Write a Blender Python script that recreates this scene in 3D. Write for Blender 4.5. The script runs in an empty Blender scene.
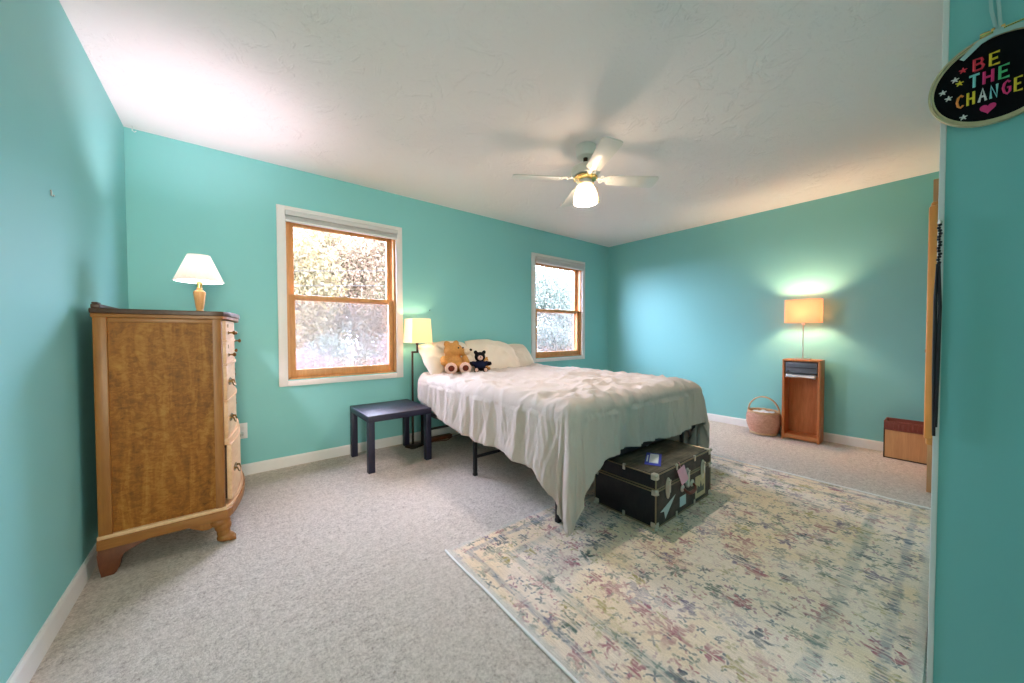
import bpy, bmesh, math, random
from mathutils import Vector, Matrix, noise
random.seed(7)
PI = math.pi
S = bpy.context.scene
COL = S.collection
R = math.radians

# ------------------------------------------------------------------ camera, sky, sun, exposure
YE_ = -2.0
FPX, YAW, PITCH, ROLL, CAMZ = 352.24, 0.6747, 0.02229, -0.00232, 1.0862
cam = bpy.data.cameras.new('camera'); cam.sensor_width = 36.0; cam.lens = FPX / 1024 * 36.0
cam.clip_start = 0.02; cam.clip_end = 400
camo = bpy.data.objects.new('camera', cam); COL.objects.link(camo); S.camera = camo
_r = Vector((math.cos(YAW), -math.sin(YAW), 0)); _f = Vector((math.sin(YAW), math.cos(YAW), 0)); _u = Vector((0, 0, 1))
_f2 = _f * math.cos(PITCH) - _u * math.sin(PITCH); _u2 = _u * math.cos(PITCH) + _f * math.sin(PITCH)
_r3 = _r * math.cos(ROLL) + _u2 * math.sin(ROLL); _u3 = -_r * math.sin(ROLL) + _u2 * math.cos(ROLL)
camo.matrix_world = Matrix(((_r3.x, _u3.x, -_f2.x, 0), (_r3.y, _u3.y, -_f2.y, 0), (_r3.z, _u3.z, -_f2.z, CAMZ), (0, 0, 0, 1)))

W = bpy.data.worlds.new('sky'); S.world = W; W.use_nodes = True
bg = W.node_tree.nodes['Background']; bg.inputs[0].default_value = (0.73, 0.735, 1.0, 1); bg.inputs[1].default_value = 36.5

def lamp(name, kind, loc, energy, color, **kw):
    l = bpy.data.lights.new(name, kind); l.energy = energy; l.color = color
    for k, v in kw.items(): setattr(l, k, v)
    o = bpy.data.objects.new(name, l); COL.objects.link(o); o.location = loc
    return o
sun = lamp('sun', 'SUN', (0, -10, 20), 4.0, (1.0, 0.93, 0.82), angle=R(1.0))
sun.rotation_euler = (R(40), 0, R(-14))            # over the roof from behind the camera, onto the trees
# daylight portals in the two window openings (they only guide sampling of the sky)
for px_, w_ in ((0.825, 0.92), (3.555, 0.92)):
    p = lamp('window_daylight', 'AREA', (px_, 3.62, 1.38), 1, (1, 1, 1), shape='RECTANGLE', size=w_, size_y=1.4)
    p.rotation_euler = (R(-90), 0, 0); p.data.cycles.is_portal = True
# soft fill light added at the back of the entry to brighten the room
entry_fill = lamp('entry_fill_light', 'AREA', (-0.12, YE_ + 0.06, 1.35), 12.0, (1.0, 0.98, 0.82), shape='RECTANGLE', size=0.7, size_y=1.7, spread=R(66))
entry_fill.rotation_euler = (R(90), 0, 0)
S.view_settings.view_transform = 'Standard'; S.view_settings.look = 'None'
S.view_settings.exposure = 0.40; S.view_settings.gamma = 1.0; S.view_settings.use_curve_mapping = False
S.cycles.use_denoising = True
S.cycles.max_bounces = 10; S.cycles.diffuse_bounces = 6; S.cycles.glossy_bounces = 3; S.cycles.transparent_max_bounces = 16
S.cycles.sample_clamp_indirect = 6.0; S.cycles.caustics_reflective = False; S.cycles.caustics_refractive = False
FAN_W, DRESSER_W, BED_LAMP_W, SHELF_LAMP_W = 40.0, 26.0, 3.6, 25.0

# ------------------------------------------------------------------ node helpers
class NT:
    def __init__(s, name):
        s.m = bpy.data.materials.new(name); s.m.use_nodes = True; s.t = s.m.node_tree; s.n = s.t.nodes
        s.b = s.n['Principled BSDF']; s.out = s.n['Material Output']
    def new(s, typ, **kw):
        x = s.n.new(typ)
        for k, v in kw.items(): setattr(x, k, v)
        return x
    def link(s, a, b): s.t.links.new(a, b)
    def put(s, sock, v):
        if v is None: return
        if isinstance(v, bpy.types.NodeSocket): s.link(v, sock)
        else:
            if isinstance(v, tuple) and len(v) == 3 and sock.type == 'RGBA': v = (*v, 1)
            sock.default_value = v
    def math(s, op, a, b=None, c=None, clamp=False):
        x = s.new('ShaderNodeMath', operation=op); x.use_clamp = clamp
        for i, v in enumerate((a, b, c)): s.put(x.inputs[i], v)
        return x.outputs[0]
    def vec(s, op, a, b=None):
        x = s.new('ShaderNodeVectorMath', operation=op); s.put(x.inputs[0], a)
        if b is not None: s.put(x.inputs[1], b)
        return x.outputs['Value'] if op in ('LENGTH', 'DOT_PRODUCT') else x.outputs[0]
    def mix(s, f, a, b, mode='MIX'):
        x = s.new('ShaderNodeMix', data_type='RGBA', blend_type=mode)
        s.put(x.inputs[0], f); s.put(x.inputs[6], a); s.put(x.inputs[7], b); return x.outputs[2]
    def coord(s, scale=None, loc=None, rot=None):
        c = s.new('ShaderNodeTexCoord').outputs['Object']
        if scale is None and loc is None and rot is None: return c
        m = s.new('ShaderNodeMapping'); s.link(c, m.inputs[0])
        if scale: m.inputs['Scale'].default_value = scale
        if loc: m.inputs['Location'].default_value = loc
        if rot: m.inputs['Rotation'].default_value = rot
        return m.outputs[0]
    def noise(s, v, scale, detail=3, rough=0.5, dist=0.0):
        x = s.new('ShaderNodeTexNoise'); s.put(x.inputs['Vector'], v)
        x.inputs['Scale'].default_value = scale; x.inputs['Detail'].default_value = detail
        x.inputs['Roughness'].default_value = rough; x.inputs['Distortion'].default_value = dist
        return x.outputs[0]
    def ramp(s, f, stops, interp='LINEAR'):
        x = s.new('ShaderNodeValToRGB'); x.color_ramp.interpolation = interp; s.put(x.inputs[0], f)
        e = x.color_ramp.elements
        while len(e) < len(stops): e.new(0.5)
        for q, (p, c) in zip(e, stops): q.position = p; q.color = (*c, 1) if len(c) == 3 else c
        return x.outputs[0]
    def smooth(s, v, a, b):
        x = s.new('ShaderNodeMapRange', interpolation_type='SMOOTHSTEP'); s.put(x.inputs[0], v)
        x.inputs[1].default_value = a; x.inputs[2].default_value = b; return x.outputs[0]
    def bump(s, h, strength, dist=0.01):
        x = s.new('ShaderNodeBump'); s.put(x.inputs['Height'], h)
        x.inputs['Strength'].default_value = strength; x.inputs['Distance'].default_value = dist
        s.link(x.outputs[0], s.b.inputs['Normal']); return x
    def set(s, color=None, rough=None, metal=None, spec=None):
        s.put(s.b.inputs['Base Color'], color); s.put(s.b.inputs['Roughness'], rough)
        s.put(s.b.inputs['Metallic'], metal); s.put(s.b.inputs['Specular IOR Level'], spec); return s.m

def plain(name, color, rough=0.5, metal=0.0, var=0.10, scale=30, bump=0.0, spec=0.4, bscale=None):
    t = NT(name); c = t.coord(); n = t.noise(c, scale, 4)
    col = t.mix(n, tuple(x * (1 - var) for x in color), tuple(min(1, x * (1 + var)) for x in color))
    t.set(col, rough, metal, spec)
    if bump: t.bump(t.noise(c, bscale or scale * 3, 3), bump, 0.004)
    return t.m

def wood(name, dark, light, scale=(14, 14, 1.6), rough=0.42, rings=6.0, bump=0.08, rot=None):
    t = NT(name); c = t.coord(scale=scale, rot=rot)
    n1 = t.noise(c, 1.0, 5, 0.6, 0.6); n2 = t.noise(c, rings, 3, 0.6)
    f = t.math('MULTIPLY_ADD', n2, 0.45, t.math('MULTIPLY', n1, 0.6))
    t.set(t.ramp(f, [(0.30, dark), (0.52, tuple((a + b) / 2 for a, b in zip(dark, light))), (0.72, light)]), rough, 0, 0.4)
    t.bump(n2, bump, 0.002); return t.m

def emissive(name, color, strength, base=(0.9, 0.88, 0.82)):
    t = NT(name); t.set(base, 0.7)
    t.b.inputs['Emission Color'].default_value = (*color, 1); t.b.inputs['Emission Strength'].default_value = strength
    return t.m

def shade_mat(name, color, emit, es):
    """fabric lampshade: light shines through it, weave bump"""
    t = NT(name); c = t.coord(); w = t.noise(c, 260, 2)
    t.set(color, 0.85, 0, 0.1); t.bump(w, 0.15, 0.001)
    tr = t.new('ShaderNodeBsdfTranslucent'); tr.inputs[0].default_value = (*color, 1)
    mx = t.new('ShaderNodeMixShader'); mx.inputs[0].default_value = 0.45
    t.link(t.b.outputs[0], mx.inputs[1]); t.link(tr.outputs[0], mx.inputs[2])
    t.b.inputs['Emission Color'].default_value = (*emit, 1); t.b.inputs['Emission Strength'].default_value = es
    t.link(mx.outputs[0], t.out.inputs[0]); return t.m

# ------------------------------------------------------------------ materials
def wall_paint():
    t = NT('teal_wall_paint'); c = t.coord(); n = t.noise(c, 1.2, 3)
    t.set(t.mix(n, (0.245, 0.590, 0.580), (0.258, 0.610, 0.595)), 0.55, 0, 0.3)
    t.bump(t.noise(c, 160, 3), 0.05, 0.002); return t.m
def ceiling_paint():
    t = NT('textured_ceiling_paint'); c = t.coord()
    n = t.noise(c, 5, 6, 0.62, 1.6); m = t.noise(c, 1.6, 3)
    patch = t.smooth(n, 0.52, 0.60); scr = t.noise(t.coord(scale=(3, 9, 1), rot=(0, 0, 0.7)), 6, 5, 0.7, 2.5)
    h = t.math('ADD', t.math('MULTIPLY', patch, t.smooth(m, 0.42, 0.6)), t.math('MULTIPLY', t.smooth(scr, 0.58, 0.66), 0.7))
    t.set((0.915, 0.855, 0.83), 0.9, 0, 0.1); t.bump(h, 0.42, 0.010); return t.m
def carpet():
    t = NT('beige_plush_carpet'); c = t.coord()
    n = t.noise(c, 80, 4, 0.8); big = t.noise(c, 2.2, 3); mid = t.noise(c, 26, 3, 0.7)
    f = t.math('MULTIPLY_ADD', mid, 0.35, t.math('MULTIPLY', n, 0.75))
    a = t.ramp(f, [(0.36, (0.30, 0.24, 0.195)), (0.50, (0.58, 0.505, 0.435)), (0.64, (0.78, 0.70, 0.62))])
    col = t.mix(t.math('MULTIPLY', t.smooth(big, 0.4, 0.62), 0.25), a, (0.70, 0.61, 0.51))
    t.set(col, 0.95, 0, 0.05); t.bump(t.math('ADD', n, t.math('MULTIPLY', mid, 0.6)), 0.9, 0.012); return t.m
def rug_mat(LX, LY):
    t = NT('distressed_floral_rug'); c = t.coord()
    sp = t.new('ShaderNodeSeparateXYZ'); t.link(c, sp.inputs[0]); x, y = sp.outputs[0], sp.outputs[1]
    wob = t.noise(c, 9, 3)
    def flower(scale, off, petals, r0, amp, thr, stops):
        v = t.vec('ADD', t.vec('MULTIPLY', c, (scale, scale, 0)), off)
        v = t.vec('ADD', v, t.vec('MULTIPLY', t.vec('ADD', t.new_noise(c, 16), t.vec('MULTIPLY', t.new_noise(c, 55), (0.5, 0.5, 0))), (0.45, 0.45, 0)))
        vo = t.new('ShaderNodeTexVoronoi', voronoi_dimensions='2D', feature='F1'); t.link(v, vo.inputs['Vector']); vo.inputs['Scale'].default_value = 1.0
        vo.inputs['Randomness'].default_value = 0.85
        d = t.vec('SUBTRACT', v, vo.outputs['Position'])
        s2 = t.new('ShaderNodeSeparateXYZ'); t.link(d, s2.inputs[0])
        sc = t.new('ShaderNodeSeparateColor'); t.link(vo.outputs['Color'], sc.inputs[0]); r1, r2, r3 = sc.outputs
        ang = t.math('ADD', t.math('ARCTAN2', s2.outputs[1], s2.outputs[0]), t.math('MULTIPLY', r1, 6.28))
        pet = t.math('MULTIPLY_ADD', t.math('COSINE', t.math('MULTIPLY', ang, petals)), amp, 1 - amp)
        rad = t.math('MULTIPLY', pet, t.math('MULTIPLY_ADD', r2, r0 * 0.6, r0 * 0.6))
        e = t.math('SUBTRACT', rad, vo.outputs['Distance'])
        m = t.math('MULTIPLY', t.smooth(e, -0.06, 0.09), t.math('GREATER_THAN', r3, thr))
        return m, t.ramp(r1, stops, 'CONSTANT')
    t.new_noise = lambda v, s_: (lambda q: (t.put(q.inputs['Vector'], v), setattr(q.inputs['Scale'], 'default_value', s_), q.outputs['Color'])[2])(t.new('ShaderNodeTexNoise'))
    big = [(0.0, (0.06, 0.09, 0.13)), (0.26, (0.10, 0.16, 0.14)), (0.46, (0.46, 0.15, 0.19)), (0.70, (0.46, 0.37, 0.13)), (0.86, (0.20, 0.15, 0.25))]
    sm = [(0.0, (0.13, 0.20, 0.17)), (0.26, (0.52, 0.21, 0.22)), (0.5, (0.09, 0.13, 0.18)), (0.7, (0.50, 0.41, 0.18)), (0.85, (0.40, 0.19, 0.27))]
    base = t.mix(t.smooth(t.noise(c, 2.6, 3), 0.42, 0.62), (0.95, 0.81, 0.69), (0.94, 0.76, 0.55))
    m1, c1 = flower(8.5, (3.3, 1.7, 0), 5, 0.40, 0.36, 0.12, big)
    m2, c2 = flower(17.0, (9.1, 4.2, 0), 4, 0.38, 0.44, 0.08, sm)
    m3, c3 = flower(27.0, (2.1, 7.7, 0), 2, 0.40, 0.54, 0.15, sm)
    m4, c4 = flower(5.2, (5.6, 0.4, 0), 6, 0.40, 0.42, 0.35, big)
    # pattern is worn away in streaks along the weft (Y) and in soft patches
    st = t.noise(t.vec('MULTIPLY', c, (95, 5, 0)), 1.0, 3, 0.6); fine = t.noise(t.vec('MULTIPLY', c, (300, 14, 0)), 1.0, 2)
    patch = t.smooth(t.noise(c, 4.2, 3), 0.30, 0.56)
    wear = t.math('MULTIPLY', t.smooth(t.math('MULTIPLY_ADD', fine, 0.45, t.math('MULTIPLY', st, 0.65)), 0.41, 0.62), t.math('MULTIPLY_ADD', patch, 0.6, 0.4))
    col = base
    for m, cc, k in ((m4, c4, 0.66), (m3, c3, 0.76), (m2, c2, 0.84), (m1, c1, 0.92)):
        col = t.mix(t.math('MULTIPLY', t.math('MULTIPLY', m, wear), k), col, cc)
    # border bands parallel to the edges
    ex = t.math('SUBTRACT', LX / 2, t.math('ABSOLUTE', x)); ey = t.math('SUBTRACT', LY / 2, t.math('ABSOLUTE', y))
    ed = t.math('ADD', t.math('MINIMUM', ex, ey), t.math('MULTIPLY_ADD', wob, 0.03, -0.015))
    for q, w, k, bc in ((0.085, 0.014, 0.65, (0.22, 0.25, 0.31)), (0.235, 0.022, 0.55, (0.22, 0.30, 0.27))):
        band = t.math('SUBTRACT', 1.0, t.smooth(t.math('ABSOLUTE', t.math('SUBTRACT', ed, q)), w * 0.5, w * 1.5))
        col = t.mix(t.math('MULTIPLY', t.math('MULTIPLY', band, wear), k), col, bc)
    rim = t.math('SUBTRACT', 1.0, t.smooth(ed, 0.012, 0.04)); col = t.mix(t.math('MULTIPLY', rim, 0.8), col, (0.72, 0.69, 0.64))
    col = t.mix(t.math('MULTIPLY', t.smooth(fine, 0.5, 0.75), 0.25), col, (0.80, 0.77, 0.69))
    yarn = t.smooth(t.math('MULTIPLY_ADD', t.noise(c, 240, 2), 0.4, t.math('MULTIPLY', fine, 0.6)), 0.36, 0.64)
    col = t.mix(0.5, col, t.mix(yarn, (0.55, 0.52, 0.47), (1.0, 0.97, 0.92)), 'MULTIPLY')
    t.set(col, 0.95, 0, 0.05); t.bump(t.math('ADD', fine, t.noise(c, 160, 2)), 0.8, 0.005); return t.m
def fabric(name, color, bump=0.25, var=0.06, wr=0.0, sheen=0.0):
    t = NT(name); c = t.coord(); n = t.noise(c, 3, 4)
    t.set(t.mix(n, tuple(x * (1 - var) for x in color), tuple(min(1, x * (1 + var)) for x in color)), 0.85, 0, 0.15)
    h = t.noise(c, 420, 2)
    if wr: h = t.math('MULTIPLY_ADD', t.noise(t.coord(scale=(1.0, 2.4, 1.6)), 7, 5, 0.6, 0.8), wr, t.math('MULTIPLY', h, 0.15))
    t.bump(h, bump, 0.01 if wr else 0.002); return t.m
def fur(name, color):
    t = NT(name); c = t.coord(); n = t.noise(c, 70, 4, 0.7)
    t.set(t.mix(n, tuple(x * 0.65 for x in color), tuple(min(1, x * 1.25) for x in color)), 0.95, 0, 0.05)
    t.bump(n, 1.0, 0.008); return t.m
def dresser_panel():
    t = NT('figured_brown_veneer'); c = t.coord()
    g = t.noise(t.coord(scale=(22, 22, 3)), 1.0, 5, 0.65, 1.0); fl = t.noise(t.coord(scale=(30, 30, 46), rot=(0, 0.6, 0)), 1.0, 4, 0.7, 1.2)
    f = t.math('MULTIPLY_ADD', fl, 0.5, t.math('MULTIPLY', g, 0.5))
    t.set(t.ramp(f, [(0.34, (0.11, 0.036, 0.004)), (0.5, (0.26, 0.090, 0.009)), (0.64, (0.37, 0.16, 0.026))]), 0.5, 0, 0.2); t.bump(fl, 0.08, 0.002); return t.m
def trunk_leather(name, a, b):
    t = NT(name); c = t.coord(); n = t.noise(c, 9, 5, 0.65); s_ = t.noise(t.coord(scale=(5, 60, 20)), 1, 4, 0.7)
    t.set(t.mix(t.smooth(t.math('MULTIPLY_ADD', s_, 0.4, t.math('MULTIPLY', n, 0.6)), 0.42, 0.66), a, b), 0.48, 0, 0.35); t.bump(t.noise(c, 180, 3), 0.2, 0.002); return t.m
def leaf_mat(name, c1, c2, c3):
    t = NT(name); g = t.new('ShaderNodeNewGeometry').outputs['Random Per Island']
    col = t.ramp(g, [(0.0, c1), (0.5, c2), (1.0, c3)]); t.set(col, 0.6, 0, 0.2)
    tr = t.new('ShaderNodeBsdfTranslucent'); t.link(col, tr.inputs[0])
    mx = t.new('ShaderNodeMixShader'); mx.inputs[0].default_value = 0.5
    t.link(t.b.outputs[0], mx.inputs[1]); t.link(tr.outputs[0], mx.inputs[2]); t.link(mx.outputs[0], t.out.inputs[0]); return t.m
def clear_glass():
    t = NT('window_glass'); g = t.new('ShaderNodeBsdfGlossy'); g.inputs['Roughness'].default_value = 0.02
    tr = t.new('ShaderNodeBsdfTransparent'); tr.inputs[0].default_value = (0.95, 0.97, 0.97, 1)
    fr = t.new('ShaderNodeLayerWeight'); fac = t.math('MULTIPLY_ADD', t.math('POWER', fr.outputs['Facing'], 4.0), 0.6, 0.03)
    mx = t.new('ShaderNodeMixShader'); t.link(fac, mx.inputs[0]); t.link(tr.outputs[0], mx.inputs[1]); t.link(g.outputs[0], mx.inputs[2])
    t.link(mx.outputs[0], t.out.inputs[0]); return t.m
def screen_mesh():
    t = NT('insect_screen_mesh'); t.set((0.62, 0.59, 0.61), 0.7)
    tr = t.new('ShaderNodeBsdfTransparent'); mx = t.new('ShaderNodeMixShader'); mx.inputs[0].default_value = 0.28
    t.link(tr.outputs[0], mx.inputs[1]); t.link(t.b.outputs[0], mx.inputs[2]); t.link(mx.outputs[0], t.out.inputs[0]); return t.m
def frosted_glass():
    t = NT('frosted_bell_glass'); t.set((0.95, 0.88, 0.76), 0.35, 0, 0.5)
    t.b.inputs['Emission Color'].default_value = (1.0, 0.68, 0.36, 1); t.b.inputs['Emission Strength'].default_value = 0.55
    tr = t.new('ShaderNodeBsdfTransparent'); tr.inputs[0].default_value = (1.0, 0.93, 0.82, 1)
    mx = t.new('ShaderNodeMixShader'); mx.inputs[0].default_value = 0.26
    t.link(t.b.outputs[0], mx.inputs[1]); t.link(tr.outputs[0], mx.inputs[2]); t.link(mx.outputs[0], t.out.inputs[0]); return t.m

M = dict(
    wall=wall_paint(), ceiling=ceiling_paint(), carpet=carpet(), white=plain('white_trim_paint', (0.82, 0.80, 0.77), 0.4, var=0.03),
    casing=plain('window_casing_paint', (0.80, 0.76, 0.73), 0.4, var=0.03),
    pine=wood('honey_pine', (0.46, 0.195, 0.06), (0.74, 0.385, 0.145), (10, 10, 1.4)),
    blind=fabric('grey_blind_fabric', (0.62, 0.60, 0.58)), glass=clear_glass(), screen=screen_mesh(),
    panel=dresser_panel(), oak=wood('golden_oak', (0.20, 0.070, 0.010), (0.37, 0.150, 0.032), (16, 16, 1.6)),
    oakx=wood('golden_oak_rail', (0.20, 0.070, 0.010), (0.36, 0.145, 0.032), (1.6, 16, 16)),
    drawer=wood('pale_maple_front', (0.60, 0.32, 0.15), (0.80, 0.53, 0.31), (10, 2, 14), rough=0.35),
    dark=wood('dark_stained_wood', (0.035, 0.014, 0.006), (0.09, 0.036, 0.015), (12, 2, 12)),
    redwood=wood('red_brown_wood', (0.075, 0.020, 0.008), (0.19, 0.06, 0.02), (8, 8, 4)),
    brass=plain('aged_brass', (0.20, 0.115, 0.04), 0.35, 0.9), polished=plain('polished_brass', (0.80, 0.58, 0.22), 0.2, 1.0),
    black=plain('black_powder_coat', (0.012, 0.011, 0.014), 0.45), lack=plain('blue_black_lacquer', (0.013, 0.012, 0.034), 0.46, spec=0.5),
    bronze=plain('dark_bronze', (0.05, 0.032, 0.022), 0.35, 0.6), steel=plain('brushed_nickel', (0.62, 0.58, 0.52), 0.3, 1.0),
    comforter=fabric('cream_comforter', (0.57, 0.485, 0.415), 0.5, 0.04, wr=1.0), pillow=fabric('cream_pillowcase', (0.80, 0.68, 0.55), 0.4, 0.05, wr=0.8),
    mattress=fabric('mattress_ticking', (0.7, 0.69, 0.68)),
    tan=fur('tan_plush', (0.62, 0.30, 0.09)), cream=fur('cream_plush', (0.78, 0.60, 0.42)), pad=fur('pink_plush', (0.80, 0.52, 0.42)),
    brown=fur('brown_plush', (0.16, 0.035, 0.022)), blackfur=fur('black_plush', (0.012, 0.010, 0.012)), navy=fabric('navy_knit', (0.010, 0.014, 0.042), 0.6),
    nose=plain('glossy_black_nose', (0.01, 0.008, 0.008), 0.2),
    cherry=wood('red_cherry_board', (0.42, 0.115, 0.028), (0.66, 0.25, 0.085), (12, 12, 1.4)),
    cherryy=wood('red_cherry_shelf', (0.44, 0.13, 0.035), (0.68, 0.28, 0.10), (10, 1.6, 12)),
    beech=wood('pale_beech_panel', (0.50, 0.25, 0.095), (0.68, 0.39, 0.175), (10, 26, 1.3)),
    leather=plain('oxblood_leather', (0.22, 0.058, 0.040), 0.4, bump=0.2),
    grey=plain('grey_plastic', (0.14, 0.15, 0.175), 0.4), paper=plain('white_paper', (0.80, 0.80, 0.80), 0.8, var=0.02),
    wicker=wood('wicker_cane', (0.46, 0.20, 0.13), (0.80, 0.46, 0.33), (30, 30, 60), 0.6, bump=0.3), wicker2=wood('pale_wicker_cane', (0.50, 0.29, 0.14), (0.74, 0.50, 0.29), (30, 30, 60), 0.6),
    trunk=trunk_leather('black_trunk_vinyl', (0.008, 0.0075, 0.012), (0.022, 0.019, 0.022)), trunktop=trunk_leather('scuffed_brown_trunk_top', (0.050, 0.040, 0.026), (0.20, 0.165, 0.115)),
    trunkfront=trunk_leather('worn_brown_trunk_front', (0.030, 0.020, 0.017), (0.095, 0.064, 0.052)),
    tin=plain('dull_tin', (0.62, 0.58, 0.50), 0.38, 0.75, var=0.2), trim=plain('gold_edge_trim', (0.30, 0.24, 0.15), 0.4, 0.7),
    blue=plain('blue_label', (0.045, 0.06, 0.46), 0.5), pink=plain('pink_paper', (0.92, 0.40, 0.46), 0.7), pale=plain('pale_grey_sticker', (0.58, 0.62, 0.58), 0.6),
    skyb=plain('pale_blue_sticker', (0.50, 0.62, 0.64), 0.6), tanp=plain('tan_sticker', (0.58, 0.47, 0.28), 0.6, var=0.2), inkb=plain('sticker_ink', (0.09, 0.09, 0.08), 0.6),
    fanwhite=plain('white_enamel', (0.80, 0.77, 0.70), 0.3, var=0.03), lampwhite=shade_mat('white_pleated_shade', (0.86, 0.84, 0.78), (1.0, 0.96, 0.90), 0.08),
    shade1=shade_mat('cream_box_shade', (0.88, 0.72, 0.52), (1.0, 0.74, 0.42), 0.34), shade2=shade_mat('linen_drum_shade', (0.76, 0.45, 0.32), (1.0, 0.52, 0.26), 0.38),
    lampwood=wood('pale_turned_wood', (0.52, 0.26, 0.09), (0.74, 0.45, 0.19), (20, 20, 4)), bulb=emissive('lit_bulb', (1.0, 0.80, 0.5), 14.0),
    frost=frosted_glass(), hoop=wood('embroidery_hoop_wood', (0.52, 0.40, 0.22), (0.70, 0.58, 0.36), (20, 20, 20)), felt=fabric('black_felt', (0.004, 0.004, 0.006)),
    ribbon=fabric('pale_blue_ribbon', (0.46, 0.62, 0.60)), t_red=fabric('red_thread', (0.80, 0.06, 0.09)), t_yel=fabric('yellow_thread', (0.85, 0.66, 0.06)),
    t_pink=fabric('pink_thread', (0.80, 0.06, 0.22)), t_teal=fabric('teal_thread', (0.28, 0.70, 0.66)), t_grn=fabric('green_thread', (0.12, 0.62, 0.26)),
    t_org=fabric('orange_thread', (0.90, 0.32, 0.08)), t_wht=fabric('white_thread', (0.75, 0.75, 0.72)), closetpine=wood('orange_pine', (0.50, 0.165, 0.028), (0.72, 0.29, 0.065), (12, 12, 1.4)),
    closetdoor=wood('light_oak_door', (0.50, 0.24, 0.10), (0.68, 0.38, 0.18), (12, 12, 1.4)), bark=wood('tree_bark', (0.10, 0.075, 0.06), (0.24, 0.19, 0.15), (8, 8, 1.2), 0.9, bump=0.6),
    lawn=plain('leaf_strewn_lawn', (0.055, 0.05, 0.045), 0.95, var=0.4, scale=6), cable=plain('pale_cable', (0.03, 0.03, 0.03), 0.6), soffit=plain('roof_board', (0.25, 0.24, 0.22), 0.8),
)

# ------------------------------------------------------------------ mesh helpers
def BM(): return bmesh.new()
def add(bm, tmp, m=0, X=None):
    vm = {}
    for v in tmp.verts: vm[v] = bm.verts.new(X @ v.co if X is not None else v.co)
    for f in tmp.faces:
        try: g = bm.faces.new([vm[v] for v in f.verts]); g.material_index = m
        except ValueError: pass
    tmp.free()
def box(bm, lo, hi, bev=0.0, m=0, X=None, seg=2):
    t = BM(); bmesh.ops.create_cube(t, size=1)
    for v in t.verts: v.co = Vector(((lo[i] + hi[i]) / 2 + v.co[i] * (hi[i] - lo[i]) for i in range(3)))
    if bev: bmesh.ops.bevel(t, geom=t.edges[:], offset=bev, segments=seg, profile=0.5, affect='EDGES')
    add(bm, t, m, X)
def lathe(bm, prof, n=24, m=0, X=None, capb=True, capt=True, mod=None):
    t = BM(); rows = []
    for j, (r, z) in enumerate(prof):
        rows.append([t.verts.new((((r + (mod(i, j) if mod else 0)) * math.cos(2 * PI * i / n)), ((r + (mod(i, j) if mod else 0)) * math.sin(2 * PI * i / n)), z)) for i in range(n)])
    for a, b in zip(rows, rows[1:]):
        for i in range(n): t.faces.new((a[i], a[(i + 1) % n], b[(i + 1) % n], b[i]))
    if capb: t.faces.new(rows[0][::-1])
    if capt: t.faces.new(rows[-1])
    add(bm, t, m, X)
def tube(bm, pts, rad, n=10, m=0, X=None, closed=False, flat=1.0):
    pts = [Vector(p) for p in pts]; k = len(pts); rr = rad if isinstance(rad, (list, tuple)) else [rad] * k
    t = BM(); rows = []; up = None
    for i, p in enumerate(pts):
        a = pts[i - 1] if (i or closed) else p; b = pts[(i + 1) % k] if (i < k - 1 or closed) else p
        d = (b - a).normalized()
        if up is None: up = d.orthogonal().normalized()
        up = (up - d * up.dot(d)).normalized(); s = d.cross(up)
        rows.append([t.verts.new(p + (up * math.cos(2 * PI * q / n) * flat + s * math.sin(2 * PI * q / n)) * rr[i]) for q in range(n)])
    pairs = list(zip(rows, rows[1:])) + ([(rows[-1], rows[0])] if closed else [])
    for a, b in pairs:
        for i in range(n): t.faces.new((a[i], a[(i + 1) % n], b[(i + 1) % n], b[i]))
    if not closed: t.faces.new(rows[0][::-1]); t.faces.new(rows[-1])
    add(bm, t, m, X)
def prism(bm, poly, a, b, axis='y', m=0, X=None, bev=0.0):
    """polygon in the two other axes, extruded from a to b along axis"""
    t = BM()
    def P(q, h): return {'x': (h, q[0], q[1]), 'y': (q[0], h, q[1]), 'z': (q[0], q[1], h)}[axis]
    A = [t.verts.new(P(q, a)) for q in poly]; B_ = [t.verts.new(P(q, b)) for q in poly]
    t.faces.new(A); t.faces.new(B_[::-1]); n = len(poly)
    for i in range(n): t.faces.new((A[i], B_[i], B_[(i + 1) % n], A[(i + 1) % n]))
    if bev: bmesh.ops.bevel(t, geom=t.edges[:], offset=bev, segments=2, profile=0.5, affect='EDGES')
    bmesh.ops.recalc_face_normals(t, faces=t.faces[:]); add(bm, t, m, X)
def ball(bm, c, r, m=0, X=None, u=20, v=12, rot=None):
    t = BM(); bmesh.ops.create_uvsphere(t, u_segments=u, v_segments=v, radius=1)
    r = r if isinstance(r, (list, tuple)) else (r, r, r)
    mm = Matrix.Translation(c) @ (rot.to_4x4() if rot else Matrix()) @ Matrix.Diagonal((*r, 1))
    add(bm, t, m, (X @ mm) if X is not None else mm)
def surf(bm, fn, nu, nv, m=0, X=None, closeu=False):
    t = BM(); g = [[t.verts.new(fn(i / nu, j / nv)) for j in range(nv + 1)] for i in range(nu + (0 if closeu else 1))]
    for i in range(nu):
        for j in range(nv):
            a, b = g[i], g[(i + 1) % len(g)]
            t.faces.new((a[j], b[j], b[j + 1], a[j + 1]))
    add(bm, t, m, X)
def rrect(w, d, r, k=5):
    out = []
    for cx, cy, a0 in ((w / 2 - r, d / 2 - r, 0), (-w / 2 + r, d / 2 - r, 90), (-w / 2 + r, -d / 2 + r, 180), (w / 2 - r, -d / 2 + r, 270)):
        for i in range(k + 1): a = R(a0 + 90 * i / k); out.append((cx + r * math.cos(a), cy + r * math.sin(a)))
    return out
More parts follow.
